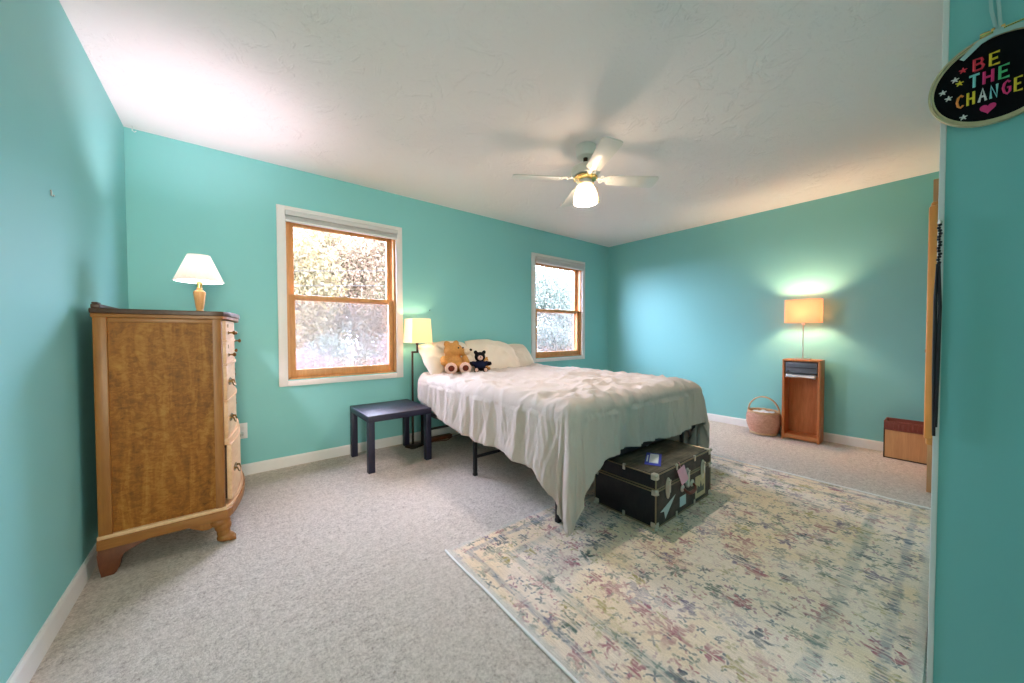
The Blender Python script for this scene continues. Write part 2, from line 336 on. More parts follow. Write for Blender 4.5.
def obj(name, bm, mats, parent=None, smooth=True, loc=None, angle=35, label=None):
    me = bpy.data.meshes.new(name); bmesh.ops.recalc_face_normals(bm, faces=bm.faces[:]); bm.to_mesh(me); bm.free()
    for q in (mats if isinstance(mats, (list, tuple)) else [mats]): me.materials.append(q)
    if smooth:
        me.polygons.foreach_set('use_smooth', [True] * len(me.polygons)); me.set_sharp_from_angle(angle=R(angle))
    o = bpy.data.objects.new(name, me); COL.objects.link(o)
    if parent is not None: o.parent = parent
    if loc is not None: o.location = loc
    if label: o['label'] = label
    return o
def tag(o, label, cat, group=None):
    o['label'] = label; o['category'] = cat
    if group: o['group'] = group
    return o
def thing(name, label, cat, loc=(0, 0, 0), rz=0.0, group=None):
    o = bpy.data.objects.new(name, None); COL.objects.link(o); o.empty_display_size = 0.05
    o.location = loc; o.rotation_euler = (0, 0, rz); return tag(o, label, cat, group)
def struct(name, bm, mats, parent=None, smooth=False):
    o = obj(name, bm, mats, parent, smooth)
    if parent is None: o['kind'] = 'structure'
    return o
def T(x, y, z): return Matrix.Translation((x, y, z))
def RZ(a): return Matrix.Rotation(a, 4, 'Z')
def RX(a): return Matrix.Rotation(a, 4, 'X')
def RY(a): return Matrix.Rotation(a, 4, 'Y')
def remesh(o, voxel, smooth_it=4, disp=0.0):
    r = o.modifiers.new('blend', 'REMESH'); r.mode = 'VOXEL'; r.voxel_size = voxel; r.use_smooth_shade = True
    s = o.modifiers.new('soften', 'SMOOTH'); s.iterations = smooth_it; s.factor = 0.5
    if disp:
        tx = bpy.data.textures.new('fluff', 'CLOUDS'); tx.noise_scale = 0.012
        d = o.modifiers.new('fluff', 'DISPLACE'); d.texture = tx; d.strength = disp; d.mid_level = 0.5

# ------------------------------------------------------------------ room shell
XL, XR, YB, ZC = -0.520, 4.663, 3.394, 2.44
YF, XC, YE = 0.020, 1.20, -2.0          # closet wall plane, entry corner, back of the entry
TH = 0.14
WIN = [(0.302, 1.328, 0.660, 2.123), (3.030, 4.075, 0.712, 2.127)]   # casing outlines on the window wall
CW = 0.062
bm = BM(); box(bm, (XL - 0.2, YE - 0.2, -0.12), (XR + 0.2, YB + 0.2, 0.0)); struct('floor', bm, M['carpet'])
bm = BM(); box(bm, (XL - 0.2, YE - 0.2, ZC), (XR + 0.2, YB + 0.2, ZC + 0.12)); struct('ceiling', bm, M['ceiling'])
bm = BM(); box(bm, (XL - TH, YE - TH, 0), (XL, YB + TH, ZC)); struct('wall_left', bm, M['wall'])
bm = BM(); box(bm, (XR, YE - TH, 0), (XR + TH, YB + TH, ZC)); struct('wall_right', bm, M['wall'])
bm = BM(); box(bm, (XL, YE - TH, 0), (XR, YE, ZC)); struct('wall_entry', bm, M['wall'])
bm = BM(); box(bm, (XC, YE, 0), (XR, YF, ZC)); struct('wall_closet', bm, M['wall'])
bm = BM(); xs = XL
for x0, x1, z0, z1 in WIN:
    a, b, c, d = x0 + CW - 0.01, x1 - CW + 0.01, z0 + CW - 0.01, z1 - 0.045
    box(bm, (xs, YB, 0), (a, YB + TH, ZC)); box(bm, (a, YB, 0), (b, YB + TH, c)); box(bm, (a, YB, d), (b, YB + TH, ZC)); xs = b
box(bm, (xs, YB, 0), (XR, YB + TH, ZC)); struct('wall_back', bm, M['wall'])
# corner bead of the closet wall, painted white
bm = BM(); box(bm, (XC - 0.002, YF - 0.0055, 0), (XC + 0.02, YF + 0.0035, ZC - 0.001), 0.001); struct('trim_1', bm, M['white'])
def baseboard(side, lo, hi, along):
    bm = BM(); h = 0.085
    if along == 'x':
        yw = hi[1]; s = -1
        prism(bm, [(yw, 0), (yw, h), (yw - 0.006, h), (yw - 0.011, h - 0.012), (yw - 0.013, 0)], lo[0], hi[0], 'x')
    else:
        xw, s = lo[0], hi[0]
        prism(bm, [(xw, 0), (xw, h), (xw + 0.006 * s, h), (xw + 0.011 * s, h - 0.012), (xw + 0.013 * s, 0)], lo[1], hi[1], 'y')
    struct('baseboard_' + side, bm, M['white'])
baseboard('back', (XL + 0.013, 0), (XR - 0.013, YB), 'x')
baseboard('left', (XL, YE), (1, YB), 'y')
baseboard('right', (XR, YF), (-1, YB), 'y')

# ------------------------------------------------------------------ windows
def window(k, x0, x1, z0, z1):
    w = bpy.data.objects.new('window_%d' % k, None); COL.objects.link(w); w['kind'] = 'structure'
    w.location = (x0, YB, z0); w.empty_display_size = 0.05
    W_, H = x1 - x0, z1 - z0; ct = 0.038
    bm = BM(); o = 0.020
    box(bm, (0, -o, 0), (CW, 0, H), 0.003); box(bm, (W_ - CW, -o, 0), (W_, 0, H), 0.003)
    box(bm, (CW, -o, H - ct), (W_ - CW, 0, H), 0.003); box(bm, (CW, -o, 0), (W_ - CW, 0, CW * 0.72), 0.003)
    obj('casing', bm, M['casing'], w)
    a, b, c, d = CW - 0.004, W_ - CW + 0.004, CW * 0.72 - 0.003, H - ct + 0.003
    bm = BM()                                                   # wooden liner of the opening
    box(bm, (a, 0.002, c), (a + 0.024, 0.135, d)); box(bm, (b - 0.024, 0.002, c), (b, 0.135, d)); box(bm, (a, 0.002, d - 0.022), (b, 0.135, d)); box(bm, (a, 0.002, c), (b, 0.135, c + 0.024))
    for q in (a + 0.024, b - 0.034): box(bm, (q, 0.056, c), (q + 0.010, 0.066, d))   # parting strips
    obj('jamb_liner', bm, M['pine'], w, smooth=False)
    zm = 1.395 - z0; ia, ib = a + 0.026, b - 0.026
    def sash(name, zlo, zhi, y, bot, top, st=0.040):
        bm = BM(); box(bm, (ia, y, zlo), (ia + st, y + 0.034, zhi), 0.004); box(bm, (ib - st, y, zlo), (ib, y + 0.034, zhi), 0.004)
        box(bm, (ia + st - 0.002, y + 0.001, zlo), (ib - st + 0.002, y + 0.033, zlo + bot), 0.004); box(bm, (ia + st - 0.002, y + 0.001, zhi - top), (ib - st + 0.002, y + 0.033, zhi), 0.004)
        s = obj(name, bm, M['pine'], w)
        bm = BM(); box(bm, (ia + st - 0.004, y + 0.014, zlo + bot - 0.004), (ib - st + 0.004, y + 0.018, zhi - top + 0.004)); obj('pane', bm, M['glass'], s, smooth=False)
        return s
    lo = sash('lower_sash', c + 0.026, zm + 0.020, 0.020, 0.062, 0.034)
    sash('upper_sash', zm - 0.020, d - 0.024, 0.068, 0.034, 0.072)
    bm = BM(); cx = W_ / 2                                       # sash lock on the meeting rail
    box(bm, (cx - 0.03, 0.030, zm + 0.020), (cx + 0.03, 0.052, zm + 0.026), 0.002); lathe(bm, [(0.009, 0), (0.011, 0.006), (0.006, 0.012)], 12, 0, T(cx, 0.04, zm + 0.026)); box(bm, (cx - 0.004, 0.018, zm + 0.028), (cx + 0.022, 0.030, zm + 0.034), 0.002)
    obj('sash_lock', bm, M['brass'], lo)
    bm = BM(); y = 0.112
    box(bm, (ia - 0.001, y, c + 0.02), (ia + 0.016, y + 0.01, zm)); box(bm, (ib - 0.016, y, c + 0.02), (ib + 0.001, y + 0.01, zm)); box(bm, (ia, y, zm - 0.016), (ib, y + 0.01, zm)); box(bm, (ia, y, c + 0.02), (ib, y + 0.01, c + 0.036))
    sc = obj('screen_frame', bm, M['white'], w, smooth=False)
    bm = BM(); box(bm, (ia + 0.014, y + 0.004, c + 0.034), (ib - 0.014, y + 0.0055, zm - 0.014)); obj('insect_screen', bm, M['screen'], sc, smooth=False)
    return w
for k, wd in enumerate(WIN): window(k + 1, *wd)
def blind(x0, x1, z1, label):
    t = thing('roller_blind', label, 'window blind', ((x0 + x1) / 2, YB, z1), 0, 'raised roller blinds')
    hw = (x1 - x0) / 2 - CW + 0.006
    bm = BM(); prism(bm, [(-0.022, -0.040), (-0.052, -0.040), (-0.060, -0.050), (-0.060, -0.082), (-0.022, -0.082)], -hw, hw, 'x', bev=0.002); obj('head_rail', bm, M['blind'], t)
    bm = BM()
    for q in range(4): box(bm, (-hw + 0.004, -0.050, -0.084 - 0.008 * (q + 1)), (hw - 0.004, -0.026, -0.084 - 0.008 * q - 0.0015), 0.002)
    obj('folded_fabric', bm, M['blind'], t)
    bm = BM(); box(bm, (-hw + 0.002, -0.054, -0.131), (hw - 0.002, -0.024, -0.117), 0.003); obj('bottom_rail', bm, M['white'], t)
blind(WIN[0][0], WIN[0][1], WIN[0][3], 'raised grey blind across the top of the large left window')
blind(WIN[1][0], WIN[1][1], WIN[1][3], 'raised grey blind across the top of the far window by the corner')

# ------------------------------------------------------------------ ceiling fan
def ceiling_fan():
    FX, FY = 2.030, 1.680
    t = thing('ceiling_fan', 'white four-blade ceiling fan with brass trim and one lit bell light', 'ceiling fan', (FX, FY, ZC))
    bm = BM(); lathe(bm, [(0.048, -0.085), (0.062, -0.078), (0.070, -0.05), (0.073, -0.004), (0.068, 0.0)], 32); obj('canopy', bm, M['fanwhite'], t)
    bm = BM(); lathe(bm, [(0.016, -0.135), (0.016, -0.084)], 16); obj('downrod', bm, M['bronze'], t)
    bm = BM(); lathe(bm, [(0.060, -0.222), (0.092, -0.214), (0.106, -0.190), (0.104, -0.165), (0.080, -0.145), (0.040, -0.130), (0.020, -0.126)], 32); obj('motor_housing', bm, M['fanwhite'], t)
    bm = BM(); lathe(bm, [(0.050, -0.246), (0.076, -0.240), (0.084, -0.230), (0.080, -0.2225), (0.060, -0.221)], 32)
    for i in range(16):
        a = 2 * PI * i / 16; ball(bm, (0.080 * math.cos(a), 0.080 * math.sin(a), -0.231), 0.008, 0, None, 8, 6)
    obj('brass_ring', bm, M['polished'], t)
    bm = BM(); lathe(bm, [(0.030, -0.285), (0.046, -0.280), (0.050, -0.262), (0.046, -0.246)], 28); obj('light_fitter', bm, M['fanwhite'], t)
    for a in (60, 180, 300):
        bm = BM(); tube(bm, [(0.046 * math.cos(R(a)), 0.046 * math.sin(R(a)), -0.272), (0.062 * math.cos(R(a)), 0.062 * math.sin(R(a)), -0.272)], 0.005, 8); obj('thumb_screw', bm, M['polished'], t)
    bm = BM(); outer = [(0.042, -0.262), (0.052, -0.280), (0.068, -0.308), (0.080, -0.342), (0.086, -0.378), (0.087, -0.406)]
    lathe(bm, outer + [(0.0835, -0.406)] + [(r - 0.004, z - 0.001) for r, z in outer[::-1][1:]], 40, capb=False, capt=False,
          mod=None); g = obj('bell_glass', bm, M['frost'], t)
    bm = BM(); lathe(bm, [(0.012, -0.326), (0.016, -0.318), (0.016, -0.300), (0.013, -0.288)], 20); obj('light_bulb', bm, M['bulb'], t)
    for k, a in enumerate((57, 147, 237, 327)):
        X = RZ(R(a)) @ T(0, 0, -0.236) @ RX(R(-12))
        bm = BM(); L0, L1, w0, w1 = 0.165, 0.535, 0.052, 0.066; poly = []
        poly += [(L0, -w0 * 0.8), (L0 + 0.012, -w0)] + [(L1 - 0.03, -w1)] + [(L1 - 0.03 + 0.03 * math.sin(R(q)), -w1 + 0.03 * (1 - math.cos(R(q)))) for q in (30, 60, 90)]
        poly += [(p[0], -p[1]) for p in poly[::-1]]
        prism(bm, poly, -0.004, 0.003, 'z', 0, None, 0.0015); b = obj('blade', bm, M['fanwhite'], t); b.matrix_local = X
        bm = BM()
        prism(bm, [(0.072, -0.012), (0.125, -0.008), (0.158, -0.034), (0.205, -0.036), (0.222, -0.02), (0.222, 0.02), (0.205, 0.036), (0.158, 0.034), (0.125, 0.008), (0.072, 0.012)], 0.0035, 0.0075, 'z')
        for s in (-1, 1):
            tube(bm, [(0.105 + 0.03 * u, s * (0.012 + 0.026 * math.sin(PI * u)), 0.004) for u in [i / 8 for i in range(9)]], 0.004, 8)
            for q in (0.180, 0.205): ball(bm, (q, s * 0.022, -0.0045), 0.004, 0, None, 8, 6)
        ir = obj('blade_iron', bm, M['fanwhite'], t); ir.matrix_local = X
    for dx, ln in ((0.045, 0.10), (-0.045, 0.13)):
        bm = BM(); tube(bm, [(dx, -0.02, -0.272), (dx * 1.9, -0.04, -0.285), (dx * 2.1, -0.045, -0.285 - ln)], 0.0012, 6); ball(bm, (dx * 2.1, -0.045, -0.29 - ln), 0.006, 0, None, 8, 6); obj('pull_chain', bm, M['polished'], t)
    lamp('fan_light', 'POINT', (FX, FY, ZC - 0.362), FAN_W, (1.0, 0.87, 0.84), shadow_soft_size=0.035)
ceiling_fan()

# ------------------------------------------------------------------ chest of drawers
def chest():
    t = thing('chest_of_drawers', 'tall golden brown bow-front chest of drawers with paw feet against left wall', 'chest of drawers', (-0.472, 2.352, 0))
    WD = 0.90; FX = 0.440
    def bow(y, b): return FX + b * math.sin(PI * min(1, max(0, y / WD))) ** 0.9
    # carcass sides: frame and panel
    for name, y0, y1, s in (('side_panel', 0.012, 0.030, 1), ('side_panel', WD - 0.030, WD - 0.012, -1)):
        bm = BM(); box(bm, (0.03, y0, 0.17), (0.41, y1, 1.16)); sp = obj(name, bm, M['panel'], t, smooth=False)
    for y0, y1 in ((0, 0.034), (WD - 0.034, WD)):
        bm = BM(); box(bm, (0.0, y0, 0.173), (0.044, y1, 1.165), 0.004); obj('rear_stile', bm, M['oak'], t)
        bm = BM(); yc = (y0 + y1) / 2
        prism(bm, [(0.402, y0), (0.425, y0), (0.435, y0 + 0.004), (0.440, y0 + 0.013), (0.440, y1), (0.402, y1)] if y0 == 0 else [(0.402, y1), (0.425, y1), (0.435, y1 - 0.004), (0.440, y1 - 0.013), (0.440, y0), (0.402, y0)], 0.173, 1.165, 'z'); obj('front_stile', bm, M['oak'], t)
        bm = BM(); box(bm, (0.044, y0 + 0.003, 1.142), (0.402, y1 - 0.003, 1.162), 0.002); obj('side_rail', bm, M['oakx'], t)
    bm = BM(); box(bm, (0.004, 0.034, 0.19), (0.016, WD - 0.034, 1.16)); obj('back_panel', bm, M['oak'], t, smooth=False)
    # top with a moulded bow edge
    def slab(z0, z1, ov, b, mat, name, side=None):
        side = ov if side is None else side
        bm = BM(); n = 28; poly = [(-0.004, -side), ]
        poly += [(0.40, -side), (FX + ov * 0.3, -side * 0.8)]
        poly += [(bow(WD * i / n, b) + ov, WD * i / n) for i in range(1, n)]
        poly += [(FX + ov * 0.3, WD + side * 0.8), (0.40, WD + side), (-0.004, WD + side)]
        prism(bm, poly, z0, z1, 'z', 0, None, 0.004); return obj(name, bm, mat, t, angle=25)
    slab(1.180, 1.202, 0.024, 0.056, M['dark'], 'top')
    slab(1.163, 1.182, 0.012, 0.062, M['oakx'], 'top_moulding', 0.006)
    slab(0.170, 0.188, 0.014, 0.068, M['drawer'], 'base_shelf', 0.004)
    slab(0.128, 0.172, 0.020, 0.070, M['oakx'], 'base_moulding', 0.012)
    bm = BM(); box(bm, (-0.002, -0.006, 1.2022), (0.026, WD + 0.006, 1.222), 0.004); box(bm, (0.0, -0.004, 1.222), (0.020, 0.05, 1.230), 0.004); obj('back_gallery', bm, M['dark'], t)
    # drawers: curved fronts
    def front(y0, y1, z0, z1, b, name, lip=0.006):
        bm = BM(); n = 16
        po = [(bow(y0 + (y1 - y0) * i / n, b) + lip, y0 + (y1 - y0) * i / n) for i in range(n + 1)]
        pi = [(x - 0.020, y) for x, y in po[::-1]]
        prism(bm, po + pi, z0, z1, 'z', 0, None, 0.003)
        return obj(name, bm, M['drawer'], t, angle=25)
    def knob(parent, y, z, b, lip=0.006):
        bm = BM(); lathe(bm, [(0.011, 0), (0.009, 0.003), (0.0045, 0.008), (0.005, 0.018), (0.011, 0.024), (0.012, 0.029), (0.006, 0.034)], 14, 0, T(bow(y, b) + lip, y, z) @ RY(R(90))); obj('knob', bm, M['brass'], parent)
    def keyhole(parent, y, z, b):
        bm = BM(); x = bow(y, b) + 0.0055; lathe(bm, [(0.006, 0), (0.007, 0.002)], 12, 0, T(x, y, z) @ RY(R(90))); box(bm, (x, y - 0.003, z - 0.014), (x + 0.002, y + 0.003, z)); obj('keyhole', bm, M['brass'], parent)
    def bail(parent, y, z, b, lip=0.006, w=0.085):
        bm = BM(); s = (bow(y + 0.01, b) - bow(y - 0.01, b)) / 0.02; X = T(bow(y, b) + lip, y, z) @ RZ(-math.atan(s))
        pl = [(-w / 2, -0.006), (-w / 3, -0.016), (0, -0.02), (w / 3, -0.016), (w / 2, -0.006), (w / 2.2, 0.012), (0, 0.022), (-w / 2.2, 0.012)]
        prism(bm, pl, 0, 0.0025, 'x', 0, X); 
        for q in (-1, 1): lathe(bm, [(0.006, 0.002), (0.004, 0.016)], 10, 0, X @ T(0, q * w * 0.36, 0.002) @ RY(R(90)))
        tube(bm, [(0.014, -w * 0.36, 0.002), (0.020, -w * 0.34, -0.016), (0.022, -w * 0.12, -0.026), (0.022, w * 0.12, -0.026), (0.020, w * 0.34, -0.016), (0.014, w * 0.36, 0.002)], 0.0032, 8, 0, X)
        obj('handle', bm, M['brass'], parent)
    b1, b2 = 0.046, 0.070
    for (y0, y1) in ((0.040, 0.285), (0.615, 0.86)):
        for (z0, z1) in ((1.056, 1.158), (0.930, 1.046)):
            d = front(y0, y1, z0, z1, b1, 'small_drawer'); yc = y0 + (0.055 if y0 < 0.3 else 0.09); knob(d, yc, (z0 + z1) / 2 - 0.012, b1); keyhole(d, yc, z1 - 0.022, b1)
    d = front(0.295, 0.605, 0.930, 1.158, b1, 'hat_door'); knob(d, 0.50, 1.045, b1)
    for (z0, z1, b, lip) in ((0.740, 0.918, 0.046, 0.006), (0.535, 0.728, 0.048, 0.007), (0.206, 0.500, 0.054, 0.018)):
        d = front(0.040, 0.86, z0, z1, b, 'wide_drawer', lip); zc = (z0 + z1) / 2
        bail(d, 0.125, zc, b, lip); bail(d, 0.74, zc, b, lip); keyhole(d, 0.45, z1 - 0.05, b + lip - 0.006)
        if lip > 0.01:
            bm = BM(); box(bm, (0.06, 0.052, z0 + 0.006), (FX + 0.012, 0.848, z1 - 0.02)); obj('drawer_box', bm, M['dark'], d, smooth=False)
    # rails between drawers
    for z, b in ((1.046, b1), (0.918, 0.048), (0.728, 0.050), (0.500, 0.056)):
        bm = BM(); n = 18; po = [(bow(0.034 + 0.832 * i / n, b) + 0.010, 0.034 + 0.832 * i / n) for i in range(n + 1)]
        prism(bm, po + [(x - 0.03, y) for x, y in po[::-1]], z + 0.001, z + 0.0105 if z != 0.5 else z + 0.034, 'z', 0, None, 0.002); obj('drawer_rail', bm, M['drawer'], t, angle=25)
    # carved paw feet in front, ogee bracket feet behind
    for y, s in ((0.022, 1), (WD - 0.022, -1)):
        bm = BM(); X = T(0.415, y, 0)
        ball(bm, (0.000, 0, 0.112), (0.044, 0.034, 0.030), 0, X); ball(bm, (0.012, 0, 0.084), (0.036, 0.031, 0.034), 0, X); ball(bm, (0.014, 0, 0.052), (0.029, 0.027, 0.036), 0, X)
        ball(bm, (0.022, 0, 0.024), (0.038, 0.031, 0.024), 0, X)
        for q in (-0.020, -0.007, 0.007, 0.020):
            ball(bm, (0.046, q, 0.014), (0.018, 0.0085, 0.0125), 0, X); ball(bm, (0.060, q, 0.008), (0.008, 0.005, 0.007), 0, X)
        o = obj('paw_foot', bm, M['oak'], t); remesh(o, 0.0035, 2)
        bm = BM(); prism(bm, [(0.395, 0.1295), (0.395, 0.098), (0.372, 0.086), (0.345, 0.090), (0.322, 0.106), (0.300, 0.116), (0.296, 0.1295)], y - 0.016, y + 0.016, 'y', bev=0.002); obj('knee_bracket', bm, M['oak'], t)
        bm = BM(); prism(bm, [(-0.004, 0.1295), (0.155, 0.1295), (0.153, 0.118), (0.125, 0.112), (0.100, 0.098), (0.078, 0.090), (0.066, 0.074), (0.062, 0.050), (0.064, 0.030), (0.050, 0.012), (0.046, 0.0), (0.004, 0.0), (0.004, 0.03), (-0.004, 0.06), (-0.006, 0.10)], y - 0.020, y + 0.022, 'y', bev=0.003); obj('bracket_foot', bm, M['redwood'], t)
    bm = BM(); n = 24; A_ = [(bow(WD * i / n, 0.086) - 0.008, WD * i / n) for i in range(2, n - 1)]
    prism(bm, A_ + [(x - 0.018, y) for x, y in A_[::-1]], 0.102, 0.1285, 'z'); obj('front_apron', bm, M['oakx'], t, angle=25)
chest()

def dresser_lamp():
    t = thing('table_lamp', 'small lit lamp with white cone shade and turned wooden base on chest of drawers', 'lamp', (-0.138, 2.80, 1.2025))
    bm = BM(); lathe(bm, [(0.040, 0.0), (0.042, 0.008), (0.034, 0.016), (0.018, 0.024), (0.016, 0.034), (0.019, 0.040), (0.024, 0.085), (0.029, 0.128), (0.027, 0.138), (0.015, 0.146), (0.013, 0.16)], 28); obj('base', bm, M['lampwood'], t)
    bm = BM(); lathe(bm, [(0.013, 0.159), (0.013, 0.195), (0.006, 0.198), (0.006, 0.21)], 16); obj('socket', bm, M['polished'], t)
    bm = BM(); n = 64
    prof = [(0.114, 0.198), (0.052, 0.350)]; fn = lambda i, j: 0.0012 * (1 if i % 2 else -1)
    lathe(bm, prof + [(0.049, 0.350), (0.111, 0.198)], n, capb=False, capt=False, mod=fn)
    lathe(bm, [(0.1155, 0.196), (0.1155, 0.202), (0.110, 0.202), (0.110, 0.196), (0.1155, 0.196)], n, capb=False, capt=False); lathe(bm, [(0.053, 0.346), (0.053, 0.352), (0.048, 0.352), (0.048, 0.346), (0.053, 0.346)], n, capb=False, capt=False)
    obj('lamp_shade', bm, M['lampwhite'], t)
    bm = BM(); ball(bm, (0, 0, 0.245), 0.024, 0, None, 16, 12); lathe(bm, [(0.012, 0.20), (0.016, 0.226)], 14); obj('light_bulb', bm, M['bulb'], t)
    lamp('dresser_lamp_light', 'POINT', (-0.138, 2.80, 1.2025 + 0.292), DRESSER_W, (1.0, 0.78, 0.92), shadow_soft_size=0.02)
dresser_lamp()

# ------------------------------------------------------------------ outlet, hooks
t = thing('wall_outlet', 'white wall outlet with a plugged-in cord beside the chest of drawers', 'outlet', (0.055, YB, 0.345))
bm = BM(); box(bm, (-0.038, -0.006, -0.06), (0.038, 0, 0.06), 0.003); obj('cover_plate', bm, M['white'], t)
for z in (-0.02, 0.02):
    bm = BM(); prism(bm, rrect(0.034, 0.028, 0.010), 0.006, 0.0075, 'y', X=T(0, -0.0135, z)); obj('socket', bm, M['casing'], t)
bm = BM(); box(bm, (-0.014, -0.030, -0.034), (0.014, -0.0076, -0.008), 0.004); tube(bm, [(0, -0.030, -0.022), (-0.01, -0.045, -0.05), (-0.03, -0.04, -0.15), (-0.06, -0.03, -0.31)], 0.003, 8); obj('plug', bm, M['pale'], t)
def hook(name, label, cat, loc, pts, r, mat, group=None):
    bm = BM(); tube(bm, pts, r, 8); return tag(obj(name, bm, mat, loc=loc), label, cat, group)
hook('picture_hook', 'small metal picture hook alone on the left wall', 'hook', (XL, 2.128, 1.62), [(-0.004, 0, 0.010), (0.002, 0, 0.010), (0.003, 0.0, 0.0), (0.003, 0.0, -0.010), (0.008, 0.0, -0.011), (0.009, 0, -0.006)], 0.0022, M['steel'])
hook('ceiling_hook', 'tiny white hook at the ceiling corner above the chest of drawers', 'hook', (XL + 0.045, YB - 0.05, ZC), [(0, 0, 0.002), (0, 0, -0.03), (0.01, 0, -0.038), (0.018, 0, -0.028)], 0.0025, M['white'])
hook('wall_nail', 'tiny nail in the teal wall above the bedside lamp', 'nail', (1.62, YB, 1.33), [(0, 0.004, 0), (0, -0.012, 0.003)], 0.004, M['bronze'])

# ------------------------------------------------------------------ side table and floor lamp
def side_table():
    t = thing('side_table', 'square black side table with thick straight legs beside the bed', 'table', (1.085, 3.068, 0))
    h = 0.265
    bm = BM(); box(bm, (-h, -h, 0.398), (h, h, 0.448), 0.003); obj('table_top', bm, M['lack'], t)
    for sx in (-1, 1):
        for sy in (-1, 1):
            bm = BM(); x, y = sx * (h - 0.026), sy * (h - 0.026); box(bm, (x - 0.025, y - 0.025, 0), (x + 0.025, y + 0.025, 0.3985), 0.002); obj('leg', bm, M['lack'], t)
side_table()
def floor_lamp():
    px, py = 1.374, 3.262
    t = thing('floor_lamp', 'slim dark floor lamp with lit cream box shade between bed and side table', 'lamp', (px, py, 0))
    bm = BM(); prism(bm, rrect(0.15, 0.12, 0.02), 0.0, 0.016, 'z', bev=0.002); o = obj('base', bm, M['bronze'], t); o.location = (0.0, -0.03, 0); o.rotation_euler = (0, 0, R(20))
    bm = BM(); box(bm, (-0.008, -0.008, 0.014), (0.008, 0.008, 0.915), 0.002); obj('pole', bm, M['bronze'], t)
    bm = BM(); box(bm, (-0.009, -0.008, 0.900), (0.060, 0.008, 0.918), 0.002); box(bm, (0.042, -0.008, 0.9), (0.058, 0.008, 0.985), 0.002); lathe(bm, [(0.014, 0.98), (0.014, 1.05)], 14, 0, T(0.05, 0, 0)); obj('arm', bm, M['bronze'], t)
    bm = BM(); w0, w1, z0, z1 = 0.104, 0.092, 1.0, 1.232
    for s in (0, 1):
        e = 0.003 * s; P = [[(a * (w - e), b * (w - e), z) for a, b in ((-1, -1), (1, -1), (1, 1), (-1, 1))] for w, z in ((w0, z0), (w1, z1))]
        tb = BM(); A_ = [tb.verts.new(p) for p in P[0]]; B_ = [tb.verts.new(p) for p in P[1]]
        for i in range(4): tb.faces.new((A_[i], A_[(i + 1) % 4], B_[(i + 1) % 4], B_[i]))
        add(bm, tb)
    s = obj('lamp_shade', bm, M['shade1'], t, smooth=False); s.location = (0.052, -0.01, 0)
    bm = BM(); ball(bm, (0, 0, 1.085), 0.024, 0, None, 16, 12); lathe(bm, [(0.012, 1.048), (0.014, 1.07)], 14); b = obj('light_bulb', bm, M['bulb'], t); b.location = (0.05, 0, 0)
    lamp('bed_lamp_light', 'POINT', (px + 0.05, py, 1.14), BED_LAMP_W, (1.0, 0.74, 0.46), shadow_soft_size=0.02)
floor_lamp()
bm = BM(); tube(bm, [(1.40, 3.27, 0.006), (1.48, 3.20, 0.006), (1.58, 3.24, 0.006), (1.70, 3.19, 0.006), (1.80, 3.26, 0.006), (1.95, 3.30, 0.006), (2.1, 3.36, 0.01)], 0.005, 8)
tag(obj('power_cable', bm, M['redwood']), 'thin brown cord lying on the carpet beside the bedside floor lamp', 'cord')
bm = BM(); box(bm, (1.52, 3.255, 0.0), (1.80, 3.310, 0.038), 0.006)
tag(obj('wooden_block', bm, M['redwood']), 'flat brown wooden piece on the carpet under the head of the bed', 'wood block')

# ------------------------------------------------------------------ bed
BX0, BX1, BY0, BY1 = 1.435, 2.935, 1.290, 3.300
def bed():
    t = thing('bed_frame', 'low black metal platform bed frame under the cream comforter', 'bed frame')
    zt, zb = 0.352, 0.318
    for x in (BX0, BX1 - 0.03):
        bm = BM(); box(bm, (x, BY0, zb), (x + 0.03, BY1, zt), 0.003); obj('side_rail', bm, M['black'], t)
    for y in (BY0, BY1 - 0.03):
        bm = BM(); box(bm, (BX0 + 0.03, y, zb), (BX1 - 0.03, y + 0.03, zt), 0.003); obj('end_rail', bm, M['black'], t)
    bm = BM(); box(bm, ((BX0 + BX1) / 2 - 0.015, BY0 + 0.03, zb), ((BX0 + BX1) / 2 + 0.015, BY1 - 0.03, zt - 0.004)); obj('centre_rail', bm, M['black'], t)
    for i in range(9):
        y = BY0 + 0.12 + i * 0.215; bm = BM(); box(bm, (BX0 + 0.03, y, zt - 0.006), (BX1 - 0.03, y + 0.03, zt)); obj('slat', bm, M['black'], t)
    for y in (BY0 + 0.09, 2.255, BY1 - 0.10):
        f = 0.0085 if y < 1.5 else 0.0
        for x in ((BX0 + 0.002, BX1 - 0.028) if f else (BX0 + 0.002, (BX0 + BX1) / 2 - 0.013, BX1 - 0.028)):
            bm = BM(); box(bm, (x, y, f), (x + 0.026, y + 0.026, zb), 0.002); l = obj('leg', bm, M['black'], t)
            bm = BM(); box(bm, (x - 0.002, y - 0.002, f), (x + 0.028, y + 0.028, f + 0.02), 0.003); obj('foot_cap', bm, M['black'], l)
        for xa, xb in () if f else ((BX0 + 0.028, (BX0 + BX1) / 2 - 0.013), ((BX0 + BX1) / 2 + 0.013, BX1 - 0.028)):
            bm = BM(); box(bm, (xa, y + 0.004, 0.134), (xb, y + 0.022, 0.154), 0.002); obj('crossbar', bm, M['black'], t)
    for x in (BX0 + 0.05, BX1 - 0.08):                               # gusset plates at the foot
        bm = BM(); prism(bm, [(x, zb), (x + 0.07, zb), (x, zb - 0.07)], BY0 + 0.012, BY0 + 0.016, 'y'); obj('gusset', bm, M['black'], t)
bed()
bm = BM(); box(bm, (BX0 + 0.012, BY0 + 0.012, 0.353), (BX1 - 0.012, BY1 - 0.012, 0.640), 0.05, 0, None, 4)
tag(obj('mattress', bm, M['mattress']), 'white mattress on the black bed frame beneath the comforter', 'mattress')

